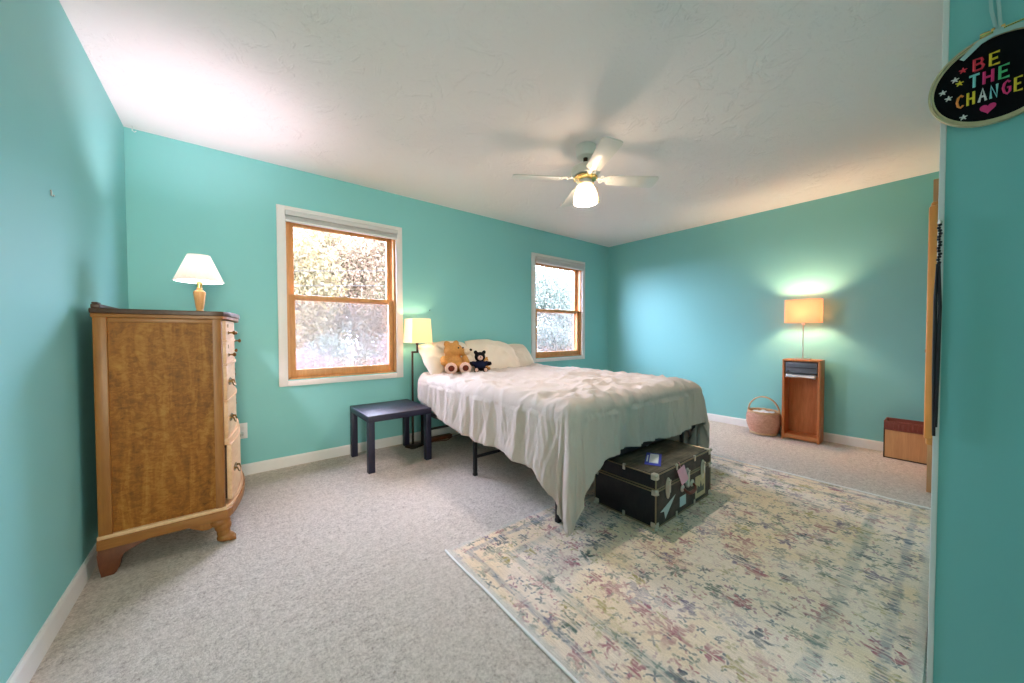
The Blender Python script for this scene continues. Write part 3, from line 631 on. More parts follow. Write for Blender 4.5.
def nz(x, y, z=0.0): return noise.noise(Vector((x, y, z)))
def comforter():
    R0 = 0.075; x0, x1, y0, y1 = BX0 - 0.045, BX1 + 0.045, BY0 - 0.045, 3.17
    ZT = 0.700
    ix0, ix1, iy0 = x0 + R0, x1 - R0, y0 + R0
    def SL(y): return 0.435 - 0.075 * min(1, max(0, (y - 2.0) / 1.0)) - (0.12 * max(0, (y - 2.65) / 0.5)) + 0.008 * math.sin(y * 9)
    def SR(y): return 0.62
    SF = 0.365
    NU, NV, ns = 190, 220, 44
    us = [-1 + i / ns for i in range(ns)] + [i / NU for i in range(NU + 1)] + [1 + (i + 1) / ns for i in range(ns)]
    vs = [-1 + i / ns for i in range(ns)] + [i / NV for i in range(NV + 1)]
    t = BM(); grid = []
    for u in us:
        row = []
        for v in vs:
            yy = iy0 + (y1 - iy0) * max(0, v); du = dv = 0.0; sx = 0
            bx = ix0 + (ix1 - ix0) * min(1, max(0, u))
            if u < 0: du = -u * (SL(yy) + 0.17 * max(0, 1 - (yy - iy0) / 0.22) ** 1.4); sx = -1
            if u > 1: du = (u - 1) * SR(yy); sx = 1
            if v < 0: dv = -v * (SF * (1.0 - 0.02 * math.sin(bx * 7)) + 0.17 * max(0, 1 - (bx - ix0) / 0.20) ** 1.4)
            s = math.hypot(du, dv); p = Vector((bx, yy, ZT)); dirx, diry = (sx * du / s, -dv / s) if s > 1e-9 else (0, 0)
            if s > 0:
                th = math.atan2(dv, du)
                if sx < 0 and dv > 0: s = max(-u, -v) * (0.605 + (0.535 - 0.605) * (th / (PI / 2)) + 0.105 * math.sin(2 * th) ** 2)
                elif sx > 0 and dv > 0: s *= 1 + 0.02 * math.sin(2 * th) ** 2
                if s < R0 * PI / 2: out, down = R0 * math.sin(s / R0), R0 * (1 - math.cos(s / R0))
                else: out, down = R0, R0 + s - R0 * PI / 2
                g = min(1, down / 0.35); arc = (p.y if dv == 0 else (p.x if du == 0 else th * 0.35 + p.x + p.y))
                out += g * (0.018 + 0.007 * math.sin(arc * 27 + 5.0 * nz(arc * 2.3, 4.0)) + 0.020 * nz(arc * 5.5, 11.0, down * 1.5) + 0.020 * (0.35 - abs(nz(arc * 9 + down * 2.5, 3.0, down * 2.2))) + 0.012 * (0.3 - abs(nz(arc * 21 - down * 6, 8.0, down * 3)))) + 0.004 * nz(arc * 40 + down * 12, 6.0, down * 6)
                if sx and du > 0 and dv > 0: out += g * (0.06 if sx < 0 else 0.04) * math.sin(2 * th) ** 2 + g * 0.016 * math.sin(th * 11)
                p.x += dirx * out; p.y += diry * out; p.z -= down
            fade = max(0, 1 - s / 0.12)
            # puffs, quilt channels and long wrinkles
            a, b = p.x, p.y
            h = 0.016 * nz(a * 3.1, b * 2.2, 1) + 0.014 * (1 - abs(nz(a * 4.5 + 0.5 * b, b * 2.0 - a, 5)) * 2.6) + 0.007 * (1 - abs(nz(a * 9 - b * 3, b * 5 + a * 2, 9)) * 3)
            h += 0.0095 * (1 - abs(nz(a * 5 + b * 9 + 0.8 * nz(a * 3, b * 3, 2), b * 4 - a * 6, 21)) * 3.2) + 0.0045 * nz(a * 30 + 2 * nz(a * 4, b * 4), b * 12, 14)
            h += 0.010 * math.sin(PI * min(1, max(0, (a - x0) / (x1 - x0)))) 
            if fade > 0: p.z += h * (0.35 + 0.65 * fade)
            else:
                p.x += dirx * h * 0.9; p.y += diry * h * 0.9
            row.append(t.verts.new(p))
        grid.append(row)
    for i in range(len(us) - 1):
        for j in range(len(vs) - 1): t.faces.new((grid[i][j], grid[i + 1][j], grid[i + 1][j + 1], grid[i][j + 1]))
    o = obj('comforter', t, M['comforter'], angle=180)
    so = o.modifiers.new('thickness', 'SOLIDIFY'); so.thickness = 0.016; so.offset = -1
    tag(o, 'rumpled cream comforter spread over the bed with corners hanging to the rug', 'comforter')
comforter()

def pillow(label, cx, cy, cz, w, h, th, lean, yaw, seed, roll=0):
    bm = BM()
    def fn(s):
        def f(u, v):
            x, y = 2 * u - 1, 2 * v - 1
            e = (1 - abs(x) ** 2.6) * (1 - abs(y) ** 2.6); e = max(0, e) ** 0.55
            pin = 1 - 0.13 * abs(x) ** 2.2 * abs(y) * 0.5 - 0.05 * nz(x * 1.7 + seed, 5) * abs(y); pin2 = 1 - 0.13 * abs(y) ** 2.2 * abs(x) * 0.5 - 0.05 * nz(y * 1.7 + seed, 9) * abs(x)
            z = s * th / 2 * e + 0.022 * e * nz(x * 2.2 + seed, y * 2.2, s) + 0.012 * e * (1 - 2.5 * abs(nz(x * 2.6 + seed, y * 2.2 + x, 3))) - 0.03 * max(0, y - 0.4) * abs(x)
            return Vector((x * w / 2 * pin2, y * h / 2 * pin, z))
        return f
    surf(bm, fn(1), 56, 44); surf(bm, fn(-1), 56, 44); bmesh.ops.remove_doubles(bm, verts=bm.verts[:], dist=0.0006)
    o = obj('pillow', bm, M['pillow'], angle=180); o.rotation_euler = (R(lean), R(roll), R(yaw)); o.location = (cx, cy, cz)
    tag(o, label, 'pillow', 'cream bed pillows')
pillow('cream pillow nearest the bedside lamp, behind the teddy bear', 1.725, 3.175, 0.845, 0.58, 0.42, 0.19, 46, 3, 1.0, -2)
pillow('large cream pillow propped in the middle of the bed head', 2.225, 3.110, 0.848, 0.60, 0.45, 0.18, 45, -4, 4.0, 4)
pillow('cream pillow farthest right, half behind the middle pillow', 2.60, 3.235, 0.815, 0.50, 0.36, 0.12, 50, -4, 8.0, -6)

# ------------------------------------------------------------------ stuffed animals
def teddy():
    t = thing('teddy_bear', 'large tan teddy bear with pink soles lying on the pillow', 'stuffed toy', (1.680, 2.985, 0.708), R(-20))
    bm = BM(); ball(bm, (0, 0.03, 0.085), (0.095, 0.095, 0.085)); ball(bm, (-0.012, 0.045, 0.155), (0.075, 0.07, 0.06)); ball(bm, (-0.005, 0.045, 0.218), (0.092, 0.085, 0.074))
    for s in (-1, 1):
        ball(bm, (s * 0.060 + 0.01, -0.055, 0.055), (0.046, 0.085, 0.046)); ball(bm, (s * 0.066 + 0.012, -0.115, 0.058), (0.056, 0.030, 0.056))
        ball(bm, (s * 0.10, 0.0, 0.125), (0.035, 0.055, 0.045)); ball(bm, (s * 0.105, -0.045, 0.110), (0.034, 0.036, 0.034))
    ball(bm, (-0.065, 0.060, 0.280), (0.032, 0.018, 0.032)); ball(bm, (0.030, 0.095, 0.282), (0.032, 0.018, 0.032)); ball(bm, (0.088, 0.010, 0.200), (0.045, 0.042, 0.036))
    o = obj('body', bm, M['tan'], t); remesh(o, 0.008, 4, 0.006)
    bm = BM(); ball(bm, (0.118, -0.005, 0.205), (0.040, 0.038, 0.032)); o = obj('muzzle', bm, M['cream'], t, label='cream plush muzzle'); remesh(o, 0.006, 2, 0.003)
    bm = BM(); ball(bm, (0.155, -0.018, 0.222), (0.015, 0.015, 0.013)); obj('nose', bm, M['nose'], t)
    for q in (0.072, 0.03):
        bm = BM(); ball(bm, (q, -0.052 + (0.03 - q) * 0.1, 0.245), 0.008, 0, None, 10, 8); obj('eye', bm, M['nose'], t)
    for s in (-1, 1):
        bm = BM(); ball(bm, (s * 0.066 + 0.012, -0.138, 0.058), (0.058, 0.016, 0.057)); o = obj('sole', bm, M['pad'], t, label='pink plush sole'); remesh(o, 0.006, 2, 0.002)
        bm = BM(); ball(bm, (s * 0.066 + 0.012, -0.152, 0.060), (0.030, 0.008, 0.028)); obj('sole_patch', bm, M['brown'], o, label='dark brown patch in the sole')
teddy()
def black_bear():
    t = thing('toy_bear', 'small black stuffed bear in a navy sweater beside the tan teddy', 'stuffed toy', (1.905, 2.885, 0.712), R(-28)); t.scale = (1.16, 1.16, 1.16)
    bm = BM(); ball(bm, (0, 0, 0.055), (0.046, 0.042, 0.05)); ball(bm, (0, -0.004, 0.128), (0.046, 0.042, 0.042))
    for s in (-1, 1):
        ball(bm, (s * 0.036, 0.006, 0.166), (0.017, 0.010, 0.017)); ball(bm, (s * 0.062, -0.012, 0.070), (0.030, 0.020, 0.019)); ball(bm, (s * 0.082, -0.018, 0.072), (0.016, 0.017, 0.018))
        ball(bm, (s * 0.034, -0.055, 0.022), (0.020, 0.046, 0.020)); ball(bm, (s * 0.038, -0.092, 0.026), (0.021, 0.013, 0.024))
    o = obj('body', bm, M['blackfur'], t); remesh(o, 0.0045, 3, 0.003)
    bm = BM(); ball(bm, (0, 0, 0.060), (0.051, 0.047, 0.043))
    for s in (-1, 1): ball(bm, (s * 0.056, -0.010, 0.072), (0.030, 0.022, 0.021))
    o = obj('sweater', bm, M['navy'], t, label='navy knitted sweater'); remesh(o, 0.0045, 2)
    bm = BM(); ball(bm, (0, -0.042, 0.122), (0.022, 0.016, 0.020)); obj('muzzle', bm, M['pad'], t, label='pink muzzle')
    bm = BM(); ball(bm, (0, -0.058, 0.130), (0.006, 0.005, 0.005)); obj('nose', bm, M['nose'], t)
    for s in (-1, 1):
        bm = BM(); ball(bm, (s * 0.018, -0.038, 0.145), 0.004, 0, None, 8, 6); obj('eye', bm, M['nose'], t)
        bm = BM(); ball(bm, (s * 0.038, -0.103, 0.027), (0.014, 0.005, 0.016)); obj('sole', bm, M['pad'], t)
black_bear()
def small_plush():
    t = thing('plush_cub', 'small tan plush cub tucked against the middle pillow behind the black bear', 'stuffed toy', (2.025, 2.985, 0.716), R(-10))
    bm = BM(); ball(bm, (0, 0, 0.045), (0.040, 0.040, 0.045)); ball(bm, (0.004, -0.012, 0.098), (0.034, 0.032, 0.030))
    for s in (-1, 1): ball(bm, (s * 0.026, -0.004, 0.124), (0.012, 0.008, 0.012)); ball(bm, (s * 0.030, -0.04, 0.018), (0.016, 0.032, 0.016)); ball(bm, (s * 0.040, -0.02, 0.06), (0.016, 0.026, 0.014))
    o = obj('body', bm, M['tan'], t); remesh(o, 0.0045, 3, 0.003)
    bm = BM(); ball(bm, (0.004, -0.042, 0.092), (0.015, 0.012, 0.012)); obj('muzzle', bm, M['cream'], t)
    bm = BM(); ball(bm, (0.004, -0.053, 0.096), 0.005, 0, None, 8, 6); obj('nose', bm, M['nose'], t)
small_plush()

# ------------------------------------------------------------------ rug and trunk
RX0, RX1, RY0, RY1 = 0.822, 3.340, 0.040, 1.565
LX, LY = RX1 - RX0, RY1 - RY0
def rug():
    bm = BM(); nx, ny = 90, 56
    def edge(u, v):
        x, y = (u - 0.5) * LX, (v - 0.5) * LY
        x += 0.006 * nz(y * 4, 2) * (1 if abs(u - 0.5) > 0.45 else 0); y += 0.003 * nz(x * 4, 7) * (1 if v > 0.95 else 0)
        return x, y
    def top(u, v):
        x, y = edge(u, v); d = min(u, 1 - u) * LX; d2 = min(v, 1 - v) * LY
        return Vector((x, y, 0.0075 + 0.0015 * nz(x * 2.5, y * 2.5, 3) - (0.002 if min(d, d2) < 0.005 else 0)))
    surf(bm, top, nx, ny)
    bd = [(i / nx, 0) for i in range(nx)] + [(1, j / ny) for j in range(ny)] + [(1 - i / nx, 1) for i in range(nx)] + [(0, 1 - j / ny) for j in range(ny)]
    A_ = [bm.verts.new(top(*q)) for q in bd]; B_ = [bm.verts.new((*edge(*q), 0.0005)) for q in bd]; n = len(bd)
    for i in range(n): bm.faces.new((A_[i], B_[i], B_[(i + 1) % n], A_[(i + 1) % n]))
    bm.faces.new(B_)
    bmesh.ops.remove_doubles(bm, verts=bm.verts[:], dist=0.0002)
    o = obj('area_rug', bm, rug_mat(LX, LY), loc=((RX0 + RX1) / 2, (RY0 + RY1) / 2, 0))
    tag(o, 'faded cream rug with worn blue, pink and green flowers on the carpet', 'rug')
    bm = BM(); lo = [(x, y, 0.005) for x, y in [edge(0, j / 40) for j in range(41)]]; tube(bm, lo, 0.0055, 8); obj('binding', bm, M['white'], o, label='off white bound edge'); bm = BM()
    hi = [(x, y, 0.005) for x, y in [edge(1, j / 40) for j in range(41)]]; tube(bm, hi, 0.0055, 8)
    obj('binding', bm, M['white'], o, label='off white bound edge')
rug()
def trunk():
    L, D, H, ZS = 0.690, 0.410, 0.298, 0.212
    t = thing('storage_chest', 'black steamer trunk with tin corners and stickers at the foot of the bed', 'trunk', (1.806, 1.000, 0.0095))
    bm = BM(); box(bm, (0, 0, 0), (L, D, ZS - 0.002), 0.004, 0); b = obj('trunk_body', bm, [M['trunk']], t)
    bm = BM(); box(bm, (0, 0, ZS), (L, D, H), 0.006, 0); l = obj('lid', bm, [M['trunk']], t)
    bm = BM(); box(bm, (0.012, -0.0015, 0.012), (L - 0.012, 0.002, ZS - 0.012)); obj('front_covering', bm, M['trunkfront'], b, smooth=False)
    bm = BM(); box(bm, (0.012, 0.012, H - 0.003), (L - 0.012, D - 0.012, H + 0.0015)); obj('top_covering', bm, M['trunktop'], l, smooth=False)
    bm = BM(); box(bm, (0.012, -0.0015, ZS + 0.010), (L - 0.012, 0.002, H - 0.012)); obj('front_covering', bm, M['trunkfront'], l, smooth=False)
    def angle(bm, p, q):
        tube(bm, [p, q], 0.0045, 6)
    bm = BM()
    for z in (0.004, ZS - 0.008):
        for p, q in (((0, 0, z), (L, 0, z)), ((0, D, z), (L, D, z)), ((0, 0, z), (0, D, z)), ((L, 0, z), (L, D, z))): angle(bm, p, q)
    for x, y in ((0, 0), (L, 0), (0, D), (L, D)): angle(bm, (x, y, 0), (x, y, ZS - 0.004))
    obj('edge_trim', bm, M['trim'], b)
    bm = BM()
    for z in (ZS + 0.006, H - 0.002):
        for p, q in (((0, 0, z), (L, 0, z)), ((0, D, z), (L, D, z)), ((0, 0, z), (0, D, z)), ((L, 0, z), (L, D, z))): angle(bm, p, q)
    for x, y in ((0, 0), (L, 0), (0, D), (L, D)): angle(bm, (x, y, ZS + 0.002), (x, y, H))
    obj('edge_trim', bm, M['trim'], l)
    def corner(parent, x, y, z, sx, sy, sz, k=0.030):
        bm = BM(); e = 0.005
        box(bm, (min(x - sx * e, x + sx * k), min(y - sy * e, y + sy * k), min(z - sz * e, z + sz * k)), (max(x - sx * e, x + sx * k), max(y - sy * e, y + sy * k), max(z - sz * e, z + sz * k)), 0.006)
        ball(bm, (x - sx * 0.002, y - sy * 0.002, z - sz * 0.001), 0.011, 0, None, 12, 8)
        for a in (1,): ball(bm, (x + sx * 0.020, y - sy * e, z + sz * 0.020), 0.004, 0, None, 8, 6); ball(bm, (x - sx * e, y + sy * 0.020, z + sz * 0.020), 0.004, 0, None, 8, 6)
        obj('corner_cap', bm, M['tin'], parent)
    for x, sx in ((0, 1), (L, -1)):
        for y, sy in ((0, 1), (D, -1)):
            corner(b, x, y, 0.003, sx, sy, 1); corner(b, x, y, ZS - 0.004, sx, sy, -1, 0.026); corner(l, x, y, H, sx, sy, -1)
    def clamp_(parent, x, y, z, dx, dy):
        bm = BM(); box(bm, (x - 0.008 * dx - 0.006 * dy, y - 0.008 * dy - 0.006 * dx, z - 0.018), (x + 0.008 * dx + 0.006 * dy, y + 0.008 * dy + 0.006 * dx, z + 0.018), 0.003); obj('edge_clip', bm, M['tin'], parent)
    for x in (0.23, 0.46): clamp_(l, x, 0, H - 0.006, 1, 0); clamp_(b, x, 0, 0.012, 1, 0)
    clamp_(l, 0, 0.20, H - 0.006, 0, 1); clamp_(b, 0, 0.20, 0.012, 0, 1)
    def latch(x, w, big):
        bm = BM(); X = T(x, -0.003, 0)
        pl = [(w * math.cos(R(a)), ZS - 0.004 + (0.050 if math.sin(R(a)) > 0 else 0.072) * math.sin(R(a))) for a in range(0, 360, 20)]
        prism(bm, pl, -0.004, 0.001, 'y', 0, X, 0.0012); box(bm, (-w * 0.45, -0.014, ZS - 0.040), (w * 0.45, -0.004, ZS + 0.026), 0.004, 0, X); tube(bm, [(-w * 0.4, -0.012, ZS + 0.03), (w * 0.4, -0.012, ZS + 0.03)], 0.005, 8, 0, X)
        if big: lathe(bm, [(0.020, 0), (0.020, 0.008), (0.014, 0.012), (0.008, 0.010)], 16, 0, X @ T(0, -0.003, ZS - 0.052) @ RX(R(90)))
        obj('lock' if big else 'latch', bm, M['tin'], b)
    latch(0.125, 0.026, False); latch(0.355, 0.028, True); latch(0.570, 0.026, False)
    bm = BM(); hx = 0.36; zc = 0.135
    tube(bm, [(hx - 0.060, -0.010, zc + 0.012), (hx - 0.058, -0.026, zc), (hx - 0.040, -0.034, zc - 0.012), (hx, -0.036, zc - 0.016), (hx + 0.040, -0.034, zc - 0.012), (hx + 0.058, -0.026, zc), (hx + 0.060, -0.010, zc + 0.012)], [0.007, 0.008, 0.010, 0.011, 0.010, 0.008, 0.007], 10)
    h = obj('handle', bm, M['leather'], b)
    for s in (-1, 1):
        bm = BM(); lathe(bm, [(0.022, 0), (0.022, 0.004), (0.012, 0.010), (0.004, 0.011)], 16, 0, T(hx + s * 0.062, -0.0015, zc + 0.012) @ RX(R(90))); obj('handle_plate', bm, M['tin'], h)
    def sticker(poly, mat, name, parent, label=None, y=-0.0028):
        bm = BM(); prism(bm, poly, y, y + 0.0012, 'y'); return obj(name, bm, mat, parent, smooth=False, label=label)
    sticker([(0.045, 0.080), (0.215, 0.135), (0.100, 0.028), (0.086, 0.074)], M['pale'], 'sticker', b, 'pale pennant-shaped sticker')
    sticker([(0.270, 0.040), (0.345, 0.040), (0.345, 0.100), (0.270, 0.100)], M['skyb'], 'sticker', b, 'pale blue rectangular sticker')
    s = sticker([(0.470, 0.030), (0.610, 0.030), (0.610, 0.168), (0.470, 0.168)], M['tanp'], 'sticker', b, 'tan picture sticker with dark print', -0.0032)
    bm = BM(); prism(bm, [(0.49, 0.06), (0.59, 0.06), (0.585, 0.10), (0.56, 0.085), (0.545, 0.13), (0.53, 0.09), (0.50, 0.11)], -0.0042, -0.0034, 'y'); obj('print', bm, M['inkb'], s, smooth=False)
    bm = BM(); X = T(0.224, 0.142, H + 0.0016) @ RZ(R(27)); box(bm, (-0.112, -0.045, 0.0), (0.112, 0.045, 0.0012), 0, 0, X)
    s = obj('sticker', bm, M['blue'], l, smooth=False, label='blue and white label stuck on the lid')
    bm = BM(); box(bm, (-0.075, -0.030, 0.0012), (0.095, 0.022, 0.0020), 0, 0, X); box(bm, (-0.06, 0.030, 0.0012), (0.06, 0.038, 0.0019), 0, 0, X); obj('label_field', bm, M['paper'], s, smooth=False)
    bm = BM(); box(bm, (-0.036, -0.001, -0.095), (0.036, 0.001, 0.0), 0.0004); 
    tube(bm, [(0, 0, -0.004), (0.004, 0.002, 0.02), (0.010, 0.010, 0.030)], 0.0012, 6)
    o = tag(obj('luggage_tag', bm, M['pink'], smooth=False), 'pink paper tag hanging on the front of the black trunk', 'tag'); o.location = (2.045, 0.980, 0.300); o.rotation_euler = (R(-6), R(-20), R(-6))
trunk()
bm = BM(); box(bm, (-0.11, -0.018, 0), (0.11, 0.018, 0.004), 0.001)
o = tag(obj('paper_strip', bm, M['paper']), 'pale strip of card on the trunk lid tucked under the bed', 'card'); o.location = (2.33, 1.335, 0.3095); o.rotation_euler = (0, 0, R(10))

# ------------------------------------------------------------------ bookcase corner
def bookcase():
    Wd, Dp, H, k = 0.300, 0.190, 0.818, 0.018
    t = thing('bookcase', 'small reddish wooden bookcase standing against the right wall', 'bookcase', (4.448, 0.792, 0))
    for y in (0, Wd - k):
        bm = BM(); box(bm, (0, y, 0), (Dp, y + k, H - k), 0.0015); obj('side_panel', bm, M['cherry'], t)
    bm = BM(); box(bm, (0, 0, H - k), (Dp, Wd, H), 0.0015); obj('top', bm, M['cherryy'], t)
    bm = BM(); box(bm, (0.004, k, 0.012), (Dp, Wd - k, 0.052), 0.0015); obj('bottom_shelf', bm, M['cherryy'], t)
    bm = BM(); box(bm, (0.018, k, 0.632), (Dp - 0.008, Wd - k, 0.646), 0.001); obj('shelf', bm, M['cherryy'], t)
    bm = BM(); box(bm, (Dp - 0.006, k, 0.052), (Dp, Wd - k, H - k)); obj('back_panel', bm, M['cherry'], t, smooth=False)
bookcase()
t = thing('file_box', 'dark grey plastic file box filling the bookcase top shelf', 'file box', (4.452, 0.812, 0.6465))
bm = BM(); box(bm, (0.0, 0.004, 0.034), (0.165, 0.256, 0.146), 0.006); obj('body', bm, M['grey'], t)
bm = BM(); box(bm, (-0.006, 0.010, 0.088), (0.002, 0.250, 0.094), 0.002); box(bm, (-0.005, 0.222, 0.046), (0.002, 0.240, 0.060), 0.002); obj('front_lip', bm, M['black'], t)
def papers():
    bm = BM()
    for k in range(4):
        rnd = random.Random(k)
        def f(u, v, k=k, o=rnd.uniform(-0.01, 0.01)):
            x, y = -0.035 + 0.19 * u + o, 0.010 + 0.235 * v
            return Vector((x, y, 0.003 + 0.006 * k + 0.006 * math.sin(4 * v + k) * (1 - u) - 0.018 * max(0, 0.35 - u) * (1 + 2 * (1 - v))))
        surf(bm, f, 10, 14)
    o = obj('paper_stack', bm, M['paper'], loc=(4.452, 0.814, 0.650)); so = o.modifiers.new('t', 'SOLIDIFY'); so.thickness = 0.002
    tag(o, 'loose white papers sticking out beneath the grey file box', 'papers')
papers()
def shelf_lamp():
    t = thing('table_lamp', 'lit table lamp with orange linen shade and thin metal stem on the bookcase', 'lamp', (4.530, 0.944, 0.8185))
    bm = BM(); prism(bm, rrect(0.09, 0.125, 0.006), 0, 0.012, 'z', bev=0.002); obj('base', bm, M['steel'], t)
    bm = BM(); lathe(bm, [(0.0055, 0.011), (0.0055, 0.345)], 14); obj('stem', bm, M['steel'], t)
    bm = BM(); lathe(bm, [(0.010, 0.345), (0.013, 0.352), (0.013, 0.400)], 14); obj('socket', bm, M['white'], t)
    bm = BM(); z0, z1 = 0.374, 0.602
    for ins in (0, 0.003):
        pl = rrect(0.150 - 2 * ins, 0.284 - 2 * ins, 0.030 - ins, 6); tb = BM(); A_ = [tb.verts.new((*p, z0)) for p in pl]; B_ = [tb.verts.new((*p, z1)) for p in pl]
        for i in range(len(pl)): q = (i + 1) % len(pl); tb.faces.new((A_[i], A_[q], B_[q], B_[i]))
        add(bm, tb)
    s = obj('lamp_shade', bm, M['shade2'], t)
    bm = BM()
    for z in (z0, z1): tube(bm, [(*p, z) for p in rrect(0.151, 0.285, 0.030, 6)], 0.003, 6, closed=True)
    obj('shade_ring', bm, M['shade2'], s)
    bm = BM(); ball(bm, (0, 0, 0.440), 0.024, 0, None, 16, 12); lathe(bm, [(0.011, 0.40), (0.014, 0.42)], 14); obj('light_bulb', bm, M['bulb'], t)
    lamp('shelf_lamp_light', 'POINT', (4.530, 0.944, 0.8185 + 0.485), SHELF_LAMP_W, (1.0, 0.68, 0.42), shadow_soft_size=0.05)
shelf_lamp()
def basket():
    t = thing('wicker_basket', 'round wicker basket with an arched handle on the carpet beside the bookcase', 'basket', (4.490, 1.262, 0.0))
    prof = []; n = 56; rows = 26
    for j in range(rows + 1):
        z = 0.004 + 0.232 * j / rows; u = j / rows
        r = 0.090 + 0.066 * math.sin(PI * min(1, 0.06 + 0.66 * u)) ** 0.8
        prof.append((r, z))
    bm = BM(); lathe(bm, prof, n, capb=True, capt=False, mod=lambda i, j: 0.0035 * (1 if ((i // 2) + j) % 2 else -1))
    lathe(bm, [(r - 0.010, z + 0.004) for r, z in prof], n, capb=True, capt=False)
    o = obj('bowl', bm, M['wicker'], t, angle=80)
    bm = BM(); rt = prof[-1][0] - 0.004
    for q in range(3): tube(bm, [((rt + 0.004 * math.sin(PI * q)) * math.cos(2 * PI * i / 48), rt * math.sin(2 * PI * i / 48), 0.232 + 0.007 * q + 0.002 * math.sin(i * 2.1 + q * 2)) for i in range(48)], 0.0065, 8, closed=True)
    obj('rim', bm, M['wicker2'], t)
    bm = BM()
    for z in (0.012, 0.022): tube(bm, [((prof[2][0] + 0.004) * math.cos(2 * PI * i / 40), (prof[2][0] + 0.004) * math.sin(2 * PI * i / 40), z) for i in range(40)], 0.006, 8, closed=True)
    obj('foot_ring', bm, M['wicker2'], t)
    bm = BM(); hr = rt + 0.004
    for w in (-0.010, 0.0, 0.010): tube(bm, [(w + 0.003 * math.sin(i * 1.3 + w * 300), hr * math.cos(PI * i / 32), 0.225 + 0.172 * math.sin(PI * i / 32)) for i in range(33)], 0.0062, 8)
    obj('handle', bm, M['wicker2'], t)
    bm = BM(); surf(bm, lambda u, v: Vector((0.118 * v * math.cos(2 * PI * u), 0.118 * v * math.sin(2 * PI * u), 0.226 + 0.016 * (1 - v * v) + 0.022 * nz(3 * v * math.cos(2 * PI * u), 3 * v * math.sin(2 * PI * u), 2))), 40, 12, closeu=True)
    o = obj('folded_cloth', bm, M['paper'], loc=(4.490, 1.262, 0.0), angle=180); so = o.modifiers.new('t', 'SOLIDIFY'); so.thickness = 0.006
    tag(o, 'crumpled white cloth filling the round wicker basket', 'cloth')
basket()
def bin_():
    x0, x1, y0, y1, H = 4.448, 4.640, 0.060, 0.362, 0.322
    t = thing('storage_bin', 'open wooden bin with a woven brown leather rim against the right wall', 'bin', (x0, y0, 0))
    D_, W_ = x1 - x0, y1 - y0; k = 0.012; zb = 0.245
    for lo, hi in (((0, 0.006, 0.010), (k, W_ - 0.006, zb)), ((D_ - k, 0.006, 0.010), (D_, W_ - 0.006, zb))):
        bm = BM(); box(bm, lo, hi); obj('long_panel', bm, M['beech'], t, smooth=False)
    for lo, hi in (((k, 0.006, 0.010), (D_ - k, 0.006 + k, zb)), ((k, W_ - 0.006 - k, 0.010), (D_ - k, W_ - 0.006, zb))):
        bm = BM(); box(bm, lo, hi); obj('end_panel', bm, M['beech'], t, smooth=False)
    bm = BM(); box(bm, (k, 0.018, 0.012), (D_ - k, W_ - 0.018, 0.022)); obj('floor_board', bm, M['beech'], t, smooth=False)
    bm = BM()
    for x, y in ((-0.003, 0), (D_ - 0.005, 0), (-0.003, W_ - 0.008), (D_ - 0.005, W_ - 0.008)): box(bm, (x, y, 0), (x + 0.008, y + 0.008, H - 0.01), 0.001)
    box(bm, (-0.003, 0, 0), (0.005, W_, 0.010)); box(bm, (D_ - 0.005, 0, 0), (D_ + 0.003, W_, 0.010)); box(bm, (0, 0, 0), (D_, 0.008, 0.010)); box(bm, (0, W_ - 0.008, 0), (D_, W_, 0.010))
    obj('corner_frame', bm, M['dark'], t)
    bm = BM(); k2 = 0.008
    for lo, hi in (((-0.002, 0, zb), (k2, W_, H)), ((D_ - k2, 0, zb), (D_ + 0.002, W_, H)), ((k2, 0, zb), (D_ - k2, k2, H)), ((k2, W_ - k2, zb), (D_ - k2, W_, H))): box(bm, lo, hi, 0.002)
    band = obj('rim_band', bm, M['leather'], t, label='woven dark brown leather rim')
    bm = BM()
    for i in range(11):
        y = 0.012 + i * (W_ - 0.03) / 10; box(bm, (-0.006, y, zb + 0.012), (-0.002, y + 0.014, H - 0.018), 0.002)
    tube(bm, [(-0.003, 0.004, H - 0.004), (-0.003, W_ - 0.004, H - 0.004)], 0.005, 8); tube(bm, [(-0.003, 0.004, zb + 0.004), (-0.003, W_ - 0.004, zb + 0.004)], 0.004, 8)
    obj('woven_strap', bm, M['leather'], band)
bin_()

# ------------------------------------------------------------------ closet side
d = bpy.data.objects.new('door_1', None); COL.objects.link(d); d['kind'] = 'structure'; d.location = (3.62, YF, 0)
bm = BM(); box(bm, (0, 0, 0), (0.065, 0.024, 2.115), 0.003); box(bm, (0.895, 0, 0), (0.96, 0.024, 2.115), 0.003); box(bm, (0.065, 0, 2.05), (0.895, 0.024, 2.115), 0.003); obj('casing', bm, M['closetdoor'], d)
for x0, x1 in ((0.030, 0.475), (0.480, 0.925)):
    bm = BM(); box(bm, (x0, 0.025, 0.012), (x1, 0.074, 2.10), 0.003); p = obj('door_leaf', bm, M['closetdoor'], d)
    bm = BM(); lathe(bm, [(0.010, 0), (0.008, 0.012), (0.016, 0.022), (0.012, 0.032)], 14, 0, T(x1 - 0.05, 0.074, 0.95) @ RX(R(-90))); obj('knob', bm, M['brass'], p)
t = thing('hanging_board', 'tall orange wooden framed board seen edge-on, hanging on the closet wall', 'board', (2.52, YF + 0.001, 0.56))
bm = BM(); Hm = 1.13
for lo, hi in (((0, 0.012, 0.03), (0.055, 0.056, Hm - 0.02)), ((0.345, 0.012, 0.03), (0.40, 0.056, Hm - 0.02))): box(bm, lo, hi, 0.010)
for lo, hi in (((0.012, 0.018, 0.0), (0.388, 0.050, 0.055)), ((0.012, 0.018, Hm - 0.055), (0.388, 0.050, Hm))): box(bm, lo, hi, 0.010)
obj('frame', bm, M['closetpine'], t)
bm = BM(); box(bm, (0.01, 0.0, 0.01), (0.39, 0.016, Hm - 0.01)); obj('backing', bm, M['pine'], t, smooth=False)
